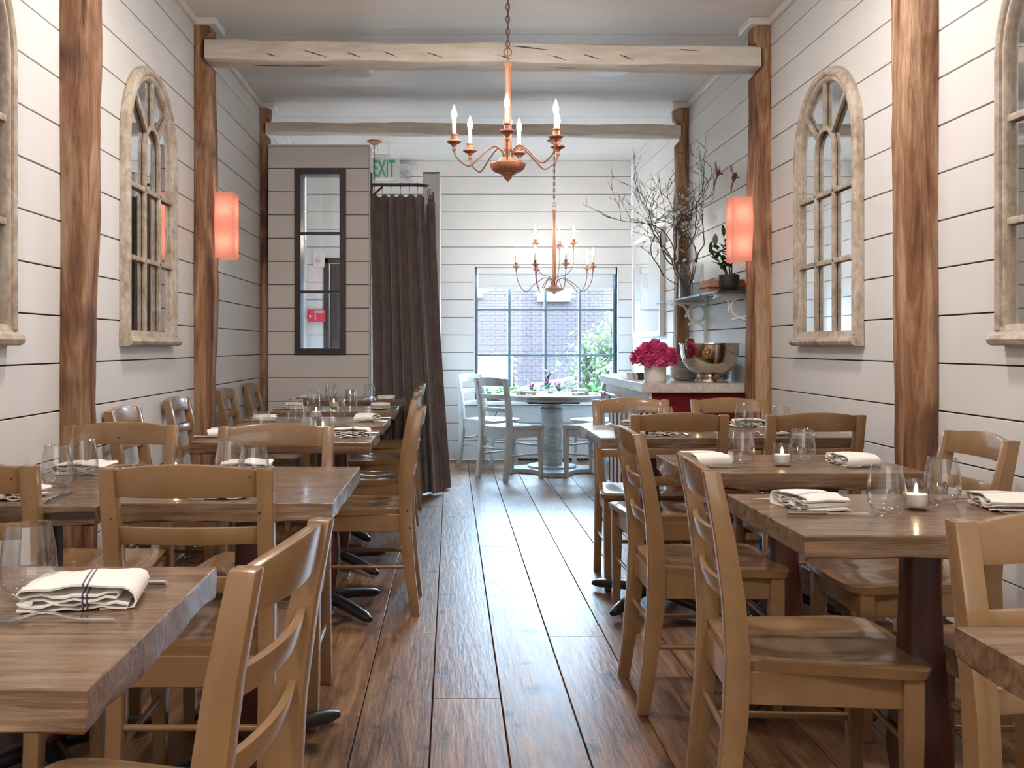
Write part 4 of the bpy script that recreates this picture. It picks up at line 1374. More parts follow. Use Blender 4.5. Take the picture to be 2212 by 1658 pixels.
# ------------------------------------------------------------------ arched window mirrors
def arched_mirror(side, yc, label):
    """local: x along the wall, z up, -y out of the wall"""
    xw = XL if side < 0 else XR
    t = thing('arched_mirror', label, 'mirror', (xw - side * 0.001, yc, 1.127), R(90) if side < 0 else R(-90), 'arched window mirrors with weathered frames')
    Ro, Zs = 0.395, 0.918
    # moulded frame: profile (distance from the outer edge inwards, height out of the wall)
    prof = [(0.0, 0.0), (0.0, 0.026), (0.004, 0.034), (0.014, 0.041), (0.026, 0.043), (0.036, 0.038), (0.040, 0.030), (0.046, 0.033), (0.056, 0.033), (0.063, 0.028), (0.068, 0.018), (0.070, 0.010), (0.070, 0.0)]
    path = [(-1, 0.06, 0), (-1, 0.35, 0), (-1, 0.64, 0)]
    rings = []
    for z in (0.05, 0.35, 0.64, Zs):
        rings.append([(-Ro + a, -b, z) for a, b in prof])
    for k in range(1, 24):
        an = PI - PI * k / 24
        rings.append([((Ro - a) * math.cos(an), -b, Zs + (Ro - a) * math.sin(an)) for a, b in prof])
    for z in (Zs, 0.64, 0.35, 0.05):
        rings.append([(Ro - a, -b, z) for a, b in prof])
    m = MB(); m.loft(rings); m.build('frame', M['mirror_frame'], t, smooth=35)
    m = MB()
    rp = [(0.0, 0.0), (0.0, 0.040), (0.006, 0.054), (0.020, 0.060), (0.034, 0.054), (0.040, 0.042), (0.044, 0.036), (0.066, 0.030), (0.070, 0.012), (0.070, 0.0)]
    m.loft([[(x, -b, z) for z, b in rp] for x in (-Ro - 0.004, 0, Ro + 0.004)]); m.build('bottom_rail', M['mirror_frame'], t, smooth=40)
    # mirror glass
    m = MB()
    Ri = Ro - 0.066
    pts = [(-Ri, 0.066), (Ri, 0.066)] + [(Ri * math.cos(PI * k / 24), Zs + Ri * math.sin(PI * k / 24)) for k in range(25)]
    m.prism_y(pts, -0.010, -0.004); m.build('mirror_glass', M['mirror'], t)
    mw, mh = 0.024, 0.020

    def bar(pts):
        b = MB(); b.ribbon([(x, -0.010 - mh / 2, z) for x, z in pts], mw, mh, up=(0, -1, 0)); b.build('muntin', M['mirror_frame'], t, bevel=0.006, seg=2, smooth=50)
    rc = 0.112
    arc = [(rc * math.cos(PI * k / 14), Zs + rc * math.sin(PI * k / 14)) for k in range(15)]
    bar([(rc, 0.068), (rc, 0.35)] + [(rc, 0.70)] + arc + [(-rc, 0.70), (-rc, 0.35), (-rc, 0.068)])
    bar([(0, Zs + rc + .008), (0, Zs + Ri)])
    for s in (-1, 1):
        an = R(42)
        bar([(s * (rc + .006) * math.cos(an), Zs + (rc + .006) * math.sin(an)), (s * Ri * math.cos(an), Zs + Ri * math.sin(an))])
    for z in (0.395, 0.722):
        bar([(-Ri, z), (Ri, z)])
    return t


arched_mirror(-1, 4.73, 'arched mirror in a weathered frame reflecting the dark curtain')
arched_mirror(1, 4.73, 'arched weathered mirror between the pink lamp and the thickest post on the shelf side')
arched_mirror(-1, 2.84, 'arched mirror cut by the frame edge on the curtain-side wall')
arched_mirror(1, 2.84, 'arched mirror cut by the frame edge on the shelf-side wall')

# ------------------------------------------------------------------ curtain, rod and exit
t = thing('curtain_rod', 'dark curved curtain rod running out from the planked partition', 'curtain rod', (-0.616, 7.53, 2.345))
pts = [(0.002, 0, 0), (0.20, 0, 0), (0.34, 0, 0)]
for k in range(1, 9):
    a = PI / 2 * k / 8
    pts.append((0.34 + 0.11 * math.sin(a), 0.11 * (1 - math.cos(a)), 0))
pts += [(0.45, 0.35, 0), (0.45, 0.78, 0)]
m = MB(); m.tube(pts, 0.0125, 12); m.build('rod', M['bronze'], t, smooth=60)
m = MB(); m.box(0.0105, 0.022, -0.025, 0.025, -0.10, 0.09); m.tube([(0.02, 0, -0.085), (0.10, 0, -0.012)], 0.009, 8); m.build('bracket', M['bronze'], t, bevel=0.002)
m = MB(); m.box(0.425, 0.475, 0.745, 0.756, -0.06, 0.06); m.build('end_plate', M['bronze'], t, bevel=0.002)


def curtain(label, path_top, path_bot, z_top, amp, folds, phase):
    """path_*: functions f in 0..1 -> (x, y, normal) centre lines at the top and the bottom"""
    NU, NV = folds * 12, 26
    rr = random.Random(phase)
    ph = [rr.uniform(-.6, .6) for _ in range(folds + 2)]
    am = [rr.uniform(.65, 1.25) for _ in range(folds + 2)]

    def fn(u, v, off):
        k = u * folds
        i = int(min(k, folds - 1e-6))
        a = 2 * PI * k + 0.9 * math.sin(2 * PI * u * 1.35 + phase) * math.sin(PI * u)
        sh = math.sin(a + 0.5 * math.sin(a + ph[i])) * (am[i] + (am[i + 1] - am[i]) * (k - i))
        sc = math.sin(2 * a + ph[i]) * 0.25
        (x0, y0, nx0, ny0) = path_top(u)
        (x1, y1, nx1, ny1) = path_bot(u)
        g = v ** 1.4
        x, y = x0 + (x1 - x0) * g, y0 + (y1 - y0) * g
        nx, ny = nx0 + (nx1 - nx0) * g, ny0 + (ny1 - ny0) * g
        w = amp * (0.55 + 0.45 * v) * (sh + sc * v + 0.22 * math.sin(5.3 * a / 2 + ph[i] * 3) * v)
        drift = 0.012 * math.sin(3.1 * v + ph[i])
        z = z_top - v * (z_top - 0.012) - (0.012 + 0.010 * math.cos(a)) * (1 - v) ** 6
        return (x + nx * (w + off) - ny * drift, y + ny * (w + off) + nx * drift, z)
    m = MB()
    m.grid(lambda u, v: fn(u, v, 0.0), NU, NV)
    n1 = len(m.v)
    m.grid(lambda u, v: fn(u, v, 0.004), NU, NV)
    edge = [i for i in range(NU + 1)] + [j * (NU + 1) + NU for j in range(1, NV + 1)] + [NV * (NU + 1) + i for i in range(NU - 1, -1, -1)] + [j * (NU + 1) for j in range(NV - 1, 0, -1)]
    for i in range(len(edge)):
        a, c = edge[i], edge[(i + 1) % len(edge)]
        m.f.append((a, c, n1 + c, n1 + a))
    o = m.build('curtain', M['curtain'], smooth=70)
    tag(o, label, 'curtain')
    tops = []
    for i in range(folds):
        x, y, z = fn((i + 0.25) / folds, 0.0, 0.0)
        tops.append((x, y, z))
    return o, tops


ca, tops_a = curtain('wide brown curtain hanging beside the planked partition', lambda u: (-0.606 + 0.412 * u, 7.53, 0, -1), lambda u: (-0.606 + 0.541 * u, 7.54 + 0.02 * u, 0, -1), 2.275, 0.047, 6, 3)
cb, tops_b = curtain('narrow brown curtain gathered at the far end of the curved rod', lambda u: (-0.166 + 0.02 * math.sin(u * 6), 7.76 + 0.36 * u, 1, 0.15), lambda u: (-0.075 + 0.02 * u, 7.82 + 0.42 * u, 1, 0.15), 2.270, 0.046, 4, 8)
for cur, tops, ax in ((ca, tops_a, 0), (cb, tops_b, 1)):
    for (x, y, z) in tops:
        m = MB()
        cx, cy = (x, 7.53) if ax == 0 else (-0.166, y)
        m.tube([(cx + (0 if ax == 0 else 0.020 * math.cos(a)), cy + (0.020 * math.cos(a) if ax == 0 else 0), 2.339 + 0.020 * math.sin(a)) for a in [2 * PI * i / 16 for i in range(16)]], 0.0022, 6, closed=True)
        m.tube([(cx, cy, 2.320), ((cx + x) / 2, (cy + y) / 2, 2.295), (x, y, z - 0.004)], 0.0016, 6)
        m.build('curtain_ring', M['bronze'], cur, smooth=60)

# exit sign hung from the ceiling
ex, ey = -0.600, 9.02
t = thing('exit_sign', 'clear exit sign with green letters hanging over the curtain', 'sign', (ex, ey, 2.734))
m = MB(); m.box(-0.135, 0.135, -0.004, 0.004, -0.098, 0.100); m.build('plate', M['exit_plate'], t, bevel=0.002)
m = MB(); m.box(-0.085, 0.055, -0.016, 0.016, 0.100, 0.128); m.build('lamp_bar', M['white'], t, bevel=0.003)
m = MB()
for x in (-0.065, 0.035): m.tube([(x, 0, 0.127), (x, 0, ZC - 2.734)], 0.004, 8)
m.build('hanger', M['white'], t, smooth=50)
fc = bpy.data.curves.new('exit_letters', 'FONT')
fc.body = 'EXIT'
fc.align_x = 'CENTER'
fc.align_y = 'CENTER'
fc.size = 0.205
fc.extrude = 0.0015
fc.offset = 0.0035
fo = bpy.data.objects.new('letters_curve', fc)
COL.objects.link(fo)
lme = bpy.data.meshes.new_from_object(fo.evaluated_get(bpy.context.evaluated_depsgraph_get()))
bpy.data.objects.remove(fo)
lx_ = [v.co.x for v in lme.vertices]; ly_ = [v.co.y for v in lme.vertices]
sx_, sy_ = 0.198 / (max(lx_) - min(lx_)), 0.155 / (max(ly_) - min(ly_))
for v in lme.vertices:
    v.co = ((v.co.x - (max(lx_) + min(lx_)) / 2) * sx_, (v.co.y - (max(ly_) + min(ly_)) / 2) * sy_, v.co.z)
lme.materials.clear(); lme.materials.append(M['exit_green'])
lo = link('letters', lme, t, (-0.004, -0.0062, 0.0), (R(90), 0, 0))
# emergency lamp wrapped in clear plastic beside it
t = thing('emergency_lamp', 'twin-head emergency lamp wrapped in clear plastic, next to the exit sign', 'lamp', (-0.475, 9.84, 2.87))
m = MB(); m.box(-0.07, 0.07, -0.01, 0.058, -0.045, 0.055); m.build('housing', M['white'], t, bevel=0.008, seg=2)
for sx in (-1, 1):
    m = MB(); m.lathe([(0.012, 0.03), (0.030, 0.01), (0.034, -0.018), (0.030, -0.022), (0.002, -0.012)], 20)
    m.xform(Matrix.Translation((sx * 0.04, -0.035, -0.055)) @ Matrix.Rotation(R(-60), 4, 'X'))
    m.build('lamp_head', M['steel'], t, smooth=40)
m = MB()
m.loft([[(sx * w, sy * 0.03 - 0.03, z) for sx, sy in ((-1, -1), (0.1, -1.3), (1, -1), (1, 1), (-1, 1))] for w, z in ((.055, .06), (.088, .03), (.092, -.05), (.080, -.11), (.095, -.125))], cap=False)
m.build('plastic_bag', M['clear_plastic'], t, smooth=30)

# alarm gear inside the vestibule
t = thing('alarm_panel', 'red fire alarm panel on the vestibule wall behind the slim window', 'panel', (-1.33, 9.893, 1.43))
m = MB(); m.box(-0.085, 0.085, -0.045, 0.006, -0.065, 0.060); m.build('housing', M['alarm_red'], t, bevel=0.006, seg=2)
m = MB(); m.box(-0.022, 0.072, -0.048, -0.043, 0.022, 0.046); m.build('display', M['grey'], t, bevel=0.001)
m = MB()
for k in range(3): m.tube([(-0.012, -0.044, 0.006 - k * 0.02), (-0.012, -0.050, 0.006 - k * 0.02)], 0.006, 10)
m.build('button', M['white'], t)
m = MB(); m.tube([(-0.062, -0.044, -0.008), (-0.062, -0.052, -0.008)], 0.011, 14); m.build('key_lock', M['steel'], t)
t = thing('strobe_alarm', 'white strobe alarm high on the vestibule wall behind the slim window', 'alarm', (-1.31, 9.893, 1.98))
m = MB(); m.box(-0.058, 0.058, -0.028, 0.006, -0.075, 0.075); m.build('housing', M['white'], t, bevel=0.008, seg=2)
m = MB(); m.ball((-0.008, -0.034, 0.0), 0.030, 0.02, 0.03, 14, 9); m.build('lens', M['clear_plastic'], t, smooth=60)
m = MB(); m.ball((-0.008, -0.032, 0.0), 0.012, 0.01, 0.012); m.build('flash_tube', M['steel'], t, smooth=60)

# ------------------------------------------------------------------ counter with the silver bowl
CX0, CY0, CY1, CZ = 1.127, 5.86, 7.51, 0.906
t = thing('counter_cabinet', 'dark red counter cabinet with white slats on its aisle side', 'cabinet', (1.46, 6.68, 0))
m = MB(); m.box(-0.270, 0.325, -0.790, 0.815, 0.06, CZ - 0.056); m.build('body', M['cabinet_red'], t, bevel=0.003)
m = MB(); m.box(-0.240, 0.325, -0.760, 0.80, 0.0, 0.06); m.build('plinth', M['black'], t)
m = MB(); m.box(-0.290, -0.271, -0.795, 0.82, CZ - 0.150, CZ - 0.057); m.build('rail', M['white'], t, bevel=0.002)
m = MB(); m.box(-0.290, -0.271, -0.795, 0.82, 0.06, 0.12); m.build('rail', M['white'], t, bevel=0.002)
for k in range(9):
    y = -0.785 + k * 0.178
    m = MB(); m.box(-0.274, -0.2705, y, y + 0.088, 0.121, CZ - 0.151); m.build('slat', M['white'], t, bevel=0.002)
m = MB(); m.box(-0.235, 0.29, -0.799, -0.790, 0.10, CZ - 0.10); m.build('front_panel', M['cabinet_red'], t, bevel=0.002)
m = MB(); m.box(CX0, XR - 0.003, CY0, CY1, CZ - 0.055, CZ)
tag(m.build('countertop', M['stone'], bevel=0.004, seg=2), 'thick speckled stone worktop under the silver bowl and the pink peonies', 'worktop')
t = thing('towel_rail', 'white rail with a dark red clip along the aisle side of the counter', 'rail', (1.149, 7.12, CZ - 0.12))
m = MB(); m.tube([(-0.03, -0.36, 0), (-0.03, 0.36, 0)], 0.011, 10); m.tube([(-0.03, -0.30, 0), (0.021, -0.30, 0)], 0.006, 8); m.tube([(-0.03, 0.30, 0), (0.021, 0.30, 0)], 0.006, 8); m.build('bar', M['white'], t, smooth=50)
m = MB(); m.tube([(-0.03, 0.02, 0), (-0.03, 0.075, 0)], 0.015, 10); m.build('clip', M['cabinet_red'], t, smooth=50)

# silver punch bowl with an embossed lion boss
BX, BY = 1.585, 6.10
t = thing('punch_bowl', 'big silver footed bowl with an embossed lion boss on the stone worktop', 'bowl', (BX, BY, CZ))
m = MB()
outer = [(0.085, 0.0), (0.090, 0.004), (0.088, 0.018), (0.066, 0.026), (0.062, 0.034), (0.060, 0.040), (0.095, 0.052), (0.128, 0.074), (0.155, 0.110), (0.170, 0.155), (0.176, 0.205), (0.178, 0.228), (0.188, 0.233), (0.188, 0.238)]
inner = [(0.176, 0.236), (0.172, 0.205), (0.164, 0.150), (0.148, 0.112), (0.120, 0.080), (0.06, 0.056), (0.002, 0.052)]
m.lathe(outer + inner, 64); m.build('body', M['silver'], t, smooth=45)
m = MB()
cz_, cr = 0.178, 0.028
M0 = Matrix.Translation((-0.055, -0.166, cz_)) @ Matrix.Rotation(R(-18), 4, 'Z')
k0_ = 0
for i in range(16):
    a = 2 * PI * i / 16
    m.ball((0.024 * math.cos(a), -0.003, 0.024 * math.sin(a)), 0.0062, 0.006, 0.0062, 8, 6)
for i in range(11):
    a = 2 * PI * i / 11 + .2
    m.ball((0.0165 * math.cos(a), -0.006, 0.0165 * math.sin(a)), 0.0052, 0.006, 0.0052, 8, 6)
m.ball((0, -0.006, 0.001), 0.0135, 0.010, 0.0145, 12, 8)
m.ball((0, -0.014, -0.006), 0.0062, 0.005, 0.005, 8, 6)
for s in (-1, 1):
    m.ball((s * 0.005, -0.014, 0.004), 0.0028, 0.003, 0.0022, 8, 6)
    m.ball((s * 0.0045, -0.014, -0.010), 0.0035, 0.004, 0.0030, 8, 6)
    m.ball((s * 0.010, -0.008, 0.013), 0.0038, 0.005, 0.0038, 8, 6)
m.lathe([(0.030, 0.0), (0.031, 0.003), (0.028, 0.005), (0.002, 0.005)], 28)
for i in range(len(m.v) - 28 * 4, len(m.v)):
    x, y, z = m.v[i]; m.v[i] = (x, -z + 0.002, y)
m.xform(M0)
m.build('lion_boss', plain('warm_bronze_boss', (0.42, 0.27, 0.15), 0.22, 1.0, var=0.2, scale=60), t, smooth=60)

# stacks of white dishes behind the bowl
dm = MB(); dm.lathe([(0.035, 0.0), (0.050, 0.0), (0.080, 0.010), (0.0905, 0.0165), (0.0905, 0.0180), (0.080, 0.0145), (0.050, 0.006), (0.002, 0.005)], 40)
DISH = dm.mesh('dish', M['ceramic'], smooth=40)
ORD = ['topmost', 'second from the top', 'third from the top', 'fourth from the top', 'fifth from the top', 'middle', 'fifth from the bottom', 'fourth from the bottom', 'third from the bottom', 'second from the bottom', 'lowest']
for sx, lab in ((1.500, 'peony-side dish stack behind the silver bowl'), (1.702, 'post-side dish stack behind the silver bowl')):
    for k in range(11):
        o = link('dish', DISH, None, (sx + rng.uniform(-.001, .001), 6.40 + rng.uniform(-.001, .001), CZ + 0.0005 + k * 0.0105))
        w_ = ORD[10 - k]
        tag(o, ('white dish %s of the ' % w_ if 'from' in w_ else w_ + ' white dish of the ') + lab, 'dish', 'white dishes stacked behind the silver bowl')

# peonies in a white cylinder vase
VX, VY = 1.228, 5.985
t = thing('peony_vase', 'bunch of bright pink peonies in a squat white cylinder vase', 'flowers', (VX, VY, CZ))
m = MB(); m.lathe([(0.002, 0.0), (0.064, 0.0), (0.066, 0.004), (0.066, 0.128), (0.064, 0.130), (0.061, 0.128), (0.061, 0.012), (0.002, 0.010)], 40); m.build('vase', M['ceramic'], t, smooth=40)
m = MB(); m.lathe([(0.0663, 0.001), (0.0685, 0.003), (0.0685, 0.012), (0.0663, 0.013)], 40, cap=False); m.build('glass_foot', M['glass'], t, smooth=40)


def petal(m, base, direction, l, w, curl, rr):
    d = Vector(direction).normalized()
    s = d.cross(Vector((0, 0, 1)) if abs(d.z) < .95 else Vector((1, 0, 0))).normalized()
    n = s.cross(d)
    rows = []
    for i in range(4):
        f = i / 3
        c = Vector(base) + d * (l * f) + n * (curl * l * (f * f))
        ww = w * (0.35, 0.95, 1.0, 0.55)[i]
        rows.append([c - s * ww + n * ww * .35, c + n * rr.uniform(-.1, .1) * w, c + s * ww + n * ww * .35])
    b = len(m.v)
    m.v += [tuple(p) for r in rows for p in r]
    for i in range(3):
        for j in range(2):
            m.f.append((b + i * 3 + j, b + i * 3 + j + 1, b + i * 3 + j + 4, b + i * 3 + j + 3))


for k, (x, y, z, r) in enumerate(((0.0, -0.045, 0.185, .054), (-0.085, -0.02, 0.170, .052), (0.080, -0.03, 0.165, .052), (-0.045, 0.055, 0.190, .052), (0.050, 0.05, 0.190, .052), (-0.060, -0.065, 0.135, .044), (0.062, -0.072, 0.145, .046), (0.0, 0.0, 0.215, .050), (0.110, 0.025, 0.145, .044), (-0.112, 0.02, 0.148, .042), (0.012, -0.085, 0.142, .045))):
    rr = random.Random(k)
    m = MB()
    for i in range(64):
        a = i * 2.399
        zz = 1 - 2 * (i + .5) / 64
        rad = math.sqrt(1 - zz * zz)
        d = Vector((rad * math.cos(a), rad * math.sin(a), zz))
        petal(m, Vector((x, y, z)) + d * r * 0.45, d + Vector((rr.uniform(-.3, .3), rr.uniform(-.3, .3), rr.uniform(-.1, .4))), r * rr.uniform(.5, .72), r * .30, rr.uniform(-.4, .3), rr)
    m.ball((x, y, z), r * .52, nu=8, nv=6)
    m.build('peony', M['peony'], t, smooth=40)
m = MB()
rr = random.Random(5)
for i in range(9):
    a = i * .7
    petal(m, (0.05 * math.cos(a), 0.05 * math.sin(a), 0.125), (math.cos(a), math.sin(a), rr.uniform(-.2, .3)), .06, .014, -.3, rr)
m.build('leaves', M['leaf'], t, smooth=40)

# small tray and cards farther along the counter
t = thing('card_tray', 'small dark tray with folded pale cards behind the peony vase', 'tray', (1.255, 6.62, CZ))
m = MB(); m.box(-0.02, 0.10, -0.05, 0.05, 0, 0.005); m.box(-0.02, 0.10, -0.055, -0.048, 0, 0.042); m.box(0.094, 0.10, -0.05, 0.05, 0, 0.042); m.box(-0.02, 0.10, 0.048, 0.055, 0, 0.042); m.build('tray', M['tray'], t, bevel=0.002)
for k, x in enumerate((-0.075, -0.038)):
    m = MB(); m.hexa([(x, -.045, 0), (x + .030, -.045, 0), (x + .030, .045, 0), (x, .045, 0), (x - .012 + .006, -.04, .042), (x + .010, -.04, .044), (x + .010, .04, .044), (x - .006, .04, .042)]); m.build('card', M['paper'] if k else M['white'], t)
t = thing('red_bauble', 'red glass bauble lamp peeping over the rim of the silver bowl', 'ornament', (1.655, 6.88, CZ))
m = MB(); m.lathe([(0.03, 0), (0.032, 0.006), (0.012, 0.012), (0.010, 0.21), (0.018, 0.216)], 20); m.build('stand', M['bronze'], t, smooth=40)
m = MB(); m.ball((0, 0, 0.245), 0.030, nu=18, nv=12); m.build('globe', M['red_glass'], t, smooth=60)
m = MB(); m.lathe([(0.006, 0.273), (0.006, 0.282), (0.003, 0.288), (0.0008, 0.292)], 12); m.build('finial', M['steel'], t, smooth=50)
t = thing('paper_stack', 'loose stack of white cards on the counter behind the peonies', 'papers', (1.42, 6.72, CZ))
for k in range(3):
    m = MB(); m.box(-0.06 + k * .004, 0.05 + k * .003, -0.04, 0.04, k * .008, k * .008 + .007); m.build('card', M['white'], t)

# ------------------------------------------------------------------ glass shelf on scrolled brackets
SX, SY0, SY1, SZ = 1.548, 5.82, 7.50, 1.445
t = thing('glass_shelf', 'green-edged glass shelf on two white scrolled iron brackets', 'shelf', (XR, 6.66, SZ))
m = MB(); m.box(SX - XR, -0.004, SY0 - 6.66, SY1 - 6.66, -0.005, 0.005); m.build('glass', M['shelf_glass'], t)
for yb in (5.93 - 6.66, 7.00 - 6.66):
    m = MB()
    m.box(-0.222, -0.001, -0.022, 0.022, -0.026, -0.0055)
    m.hexa([(-0.240, -.016, -.040), (-.205, -.02, -.030), (-.205, .02, -.030), (-.240, .016, -.040), (-.222, -.02, -.0055), (-.205, -.022, -.0055), (-.205, .022, -.0055), (-.222, .02, -.0055)])
    o = m.build('bracket', M['white'], t, bevel=0.003)
    m = MB(); m.tube([(-0.012, yb * 0, -0.02), (-0.012, 0, -0.33)], 0.011, 8); m.build('wall_leg', M['white'], o, smooth=50)
    m = MB(); m.tube([(-0.072 + 0.058 * math.cos(a), 0, -0.090 + 0.058 * math.sin(a)) for a in [2 * PI * i / 28 for i in range(28)]], 0.009, 8, closed=True); m.build('scroll_ring', M['white'], o, smooth=50)
    m = MB(); m.tube([(-0.195 + 0.055 * math.cos(a), 0, -0.083 + 0.055 * math.sin(a)) for a in [R(95 - i * 13) for i in range(11)]], [0.008] * 10 + [0.010], 8); m.build('scroll', M['white'], o, smooth=50)
    m = MB(); m.tube([(-0.085 + 0.075 * math.cos(a), 0, -0.228 + 0.075 * math.sin(a)) for a in [R(125 - i * 13) for i in range(11)]], [0.010] + [0.008] * 10, 8); m.build('scroll', M['white'], o, smooth=50)
    o.location = (0, yb, 0)

# vase with flowering branches
t = thing('branch_vase', 'glass vase of tall bare branches with white blossom on the glass shelf', 'flowers', (1.672, 6.93, SZ + 0.0052))
m = MB(); m.lathe([(0.002, 0.0), (0.084, 0.0), (0.086, 0.003), (0.086, 0.245)], 40, cap=False); m.build('vase', M['clear_plastic'], t, smooth=50)
m = MB(); m.lathe([(0.002, 0.004), (0.083, 0.004), (0.083, 0.108), (0.002, 0.108)], 40, cap=False); m.build('water', M['water'], t, smooth=40)
rr = random.Random(21)
flowers = MB()
buds = MB()


def blossom(p, s):
    n = Vector((rr.uniform(-1, 1), rr.uniform(-1, .2), rr.uniform(-.6, 1))).normalized()
    a = n.cross(Vector((0, 0, 1)) if abs(n.z) < .9 else Vector((1, 0, 0))).normalized()
    b = n.cross(a)
    c = Vector(p)
    for i in range(5):
        an = i * 2 * PI / 5
        d = a * math.cos(an) + b * math.sin(an)
        e = a * -math.sin(an) + b * math.cos(an)
        i0 = len(flowers.v)
        flowers.v += [tuple(c), tuple(c + d * s * .6 + e * s * .42 + n * s * .22), tuple(c + d * s + n * s * .42), tuple(c + d * s * .6 - e * s * .42 + n * s * .22)]
        flowers.f.append((i0, i0 + 1, i0 + 2, i0 + 3))
    buds.ball(tuple(c), s * .2, nu=5, nv=4)


def branch(p, d, l, r, depth, mb):
    pts = [p]
    rad = [r]
    n = max(5, int(l / 0.035))
    q = Vector(p)
    d = Vector(d).normalized()
    for i in range(n):
        d = (d + Vector((rr.uniform(-.34, .34), rr.uniform(-.34, .34), rr.uniform(-.22, .26)))).normalized()
        q = q + d * (l / n)
        q.x = min(q.x, XR - 1.672 - 0.035)
        pts.append(tuple(q))
        f = (i + 1) / n
        rad.append(r * (1 - .72 * f))
        if depth < 2 and i > (2 if depth == 0 else 0) and rr.random() < (.42 if depth == 0 else .30):
            side = Vector((rr.uniform(-1, .7), rr.uniform(-.9, .9), rr.uniform(-.1, .6)))
            branch(tuple(q), d * .7 + side * .9, l * rr.uniform(.22, .42), max(.0020, rad[-1] * .65), depth + 1, mb)
        if rr.random() < (.30 if depth else .22) and .24 < q.z < .72 - .35 * abs(q.x + .1):
            blossom(q + Vector((rr.uniform(-.01, .01), rr.uniform(-.01, .01), rr.uniform(-.006, .01))), rr.uniform(.010, .016))
        if rr.random() < .3:
            buds.ball(tuple(q), rad[-1] + .0022, nu=5, nv=4)
    mb.tube(pts, rad, 6)


for (dx, dy, dz, l) in ((-.62, -.1, .80, .56), (-.40, .1, 1.0, .62), (-.20, -.2, 1.0, .60), (-.03, .1, 1.0, .66), (.10, -.5, 1.0, .60), (-.80, -.25, .85, .50), (.02, -.8, .9, .58), (-.30, .3, 1.0, .50), (-.70, -.4, .75, .40), (-.55, .2, .95, .66), (-.12, -.3, .8, .42), (.06, .2, .9, .52)):
    mb = MB()
    a = Vector((rr.uniform(-.025, .025), rr.uniform(-.025, .025), .010))
    branch(tuple(a), (dx * .45, dy * .3, dz), .26, .0065, 3, mb)
    last = Vector(mb.v[-1])
    branch(tuple(last), (dx, dy, dz), l * 1.2, .0048, 0, mb)
    mb.build('branch', M['twig'], t, smooth=60)
flowers.build('blossom', M['blossom'], t)['kind'] = 'stuff'
buds.build('buds', M['bright_leaf'], t)['kind'] = 'stuff'

# books, black slab and potted plant at the near end of the shelf
for (y0, y1, x0, x1, z0, h, lab) in ((5.99, 6.20, 1.550, 1.785, 0.0052, .030, 'lowest tan book of the stack on the glass shelf'), (5.97, 6.19, 1.540, 1.78, 0.0355, .026, 'middle book of the stack behind the dark plant pot'), (5.98, 6.17, 1.556, 1.77, 0.0618, .020, 'topmost book of the stack behind the dark plant pot')):
    t = thing('book', lab, 'book', ((x0 + x1) / 2, (y0 + y1) / 2, SZ + z0), R(rng.uniform(-3, 3)), 'books on the glass shelf')
    w, d = (x1 - x0) / 2, (y1 - y0) / 2
    m = MB(); m.box(-w, w, -d, d, 0, .003); m.box(-w, w, -d, d, h - .003, h); m.box(-w, -w + .003, -d, d, .003, h - .003); m.box(-w + .003, w, -d, -d + .003, .003, h - .003); m.build('cover', M['book'], t, bevel=0.0008)
    m = MB(); m.box(-w + .0035, w - .004, -d + .0035, d - .004, .0032, h - .0032); m.build('pages', M['paper'], t)
m = MB(); m.box(1.570, 1.780, 5.835, 5.965, SZ + 0.0052, SZ + 0.0135)
tag(m.build('slate_tray', M['black'], bevel=0.001), 'thin black slab under the dark plant pot', 'tray')
t = thing('potted_plant', 'dark green glossy-leaved plant in a charcoal pot beside the pink lamp', 'plant', (1.648, 5.897, SZ + 0.0138))
m = MB(); m.lathe([(0.002, 0.0), (0.036, 0.0), (0.046, 0.006), (0.054, 0.022), (0.0595, 0.055), (0.0605, 0.088), (0.058, 0.090), (0.056, 0.086), (0.054, 0.076), (0.002, 0.076)], 40); m.build('pot', M['pot'], t, smooth=40)
m = MB(); m.lathe([(0.0535, 0.0765), (0.04, 0.080), (0.002, 0.082)], 24); m.build('soil', M['soil'], t, smooth=50)
lm = MB()
for j in range(2):
    pass
rows = []
for i in range(7):
    f = i / 6
    w = 0.0125 * math.sin(PI * min(1, f * .92 + .06)) ** .8
    rows.append([(-w, .052 * f, .006 * f * f + w * .25), (0, .052 * f, .006 * f * f), (w, .052 * f, .006 * f * f + w * .25)])
lm.loft(rows, cap=False, closed=False)
LEAF = lm.mesh('leaf', M['leaf'], smooth=50)
rr = random.Random(9)
for (bx, by, tx, ty, h, n, a0) in ((-.018, -.01, -.115, -.02, .140, 8, .2), (0.0, -.02, -.040, -.030, .235, 11, .9), (.018, .01, .020, .01, .21, 9, 1.7), (-.006, .016, -.070, .045, .19, 8, 2.4)):
    pts = []
    for i in range(9):
        f = i / 8
        pts.append((bx + (tx - bx) * f ** 1.5, by + (ty - by) * f ** 1.5, .078 + h * f))
    m = MB(); m.tube(pts, [.0052 * (1 - .7 * i / 8) for i in range(9)], 8)
    st = m.build('stem', M['leaf'], t, smooth=60)
    for i in range(n):
        f = .34 + .66 * i / (n - 1)
        p = Vector(pts[min(8, int(f * 8))])
        ang = a0 + (i % 2) * PI + rr.uniform(-.5, .5)
        tilt = rr.uniform(.15, .75) if i < n - 1 else 1.35
        lo = link('leaf', LEAF, st, p, (tilt, 0, ang))
        s = rr.uniform(1.1, 1.6)
        lo.scale = (s, s, s)

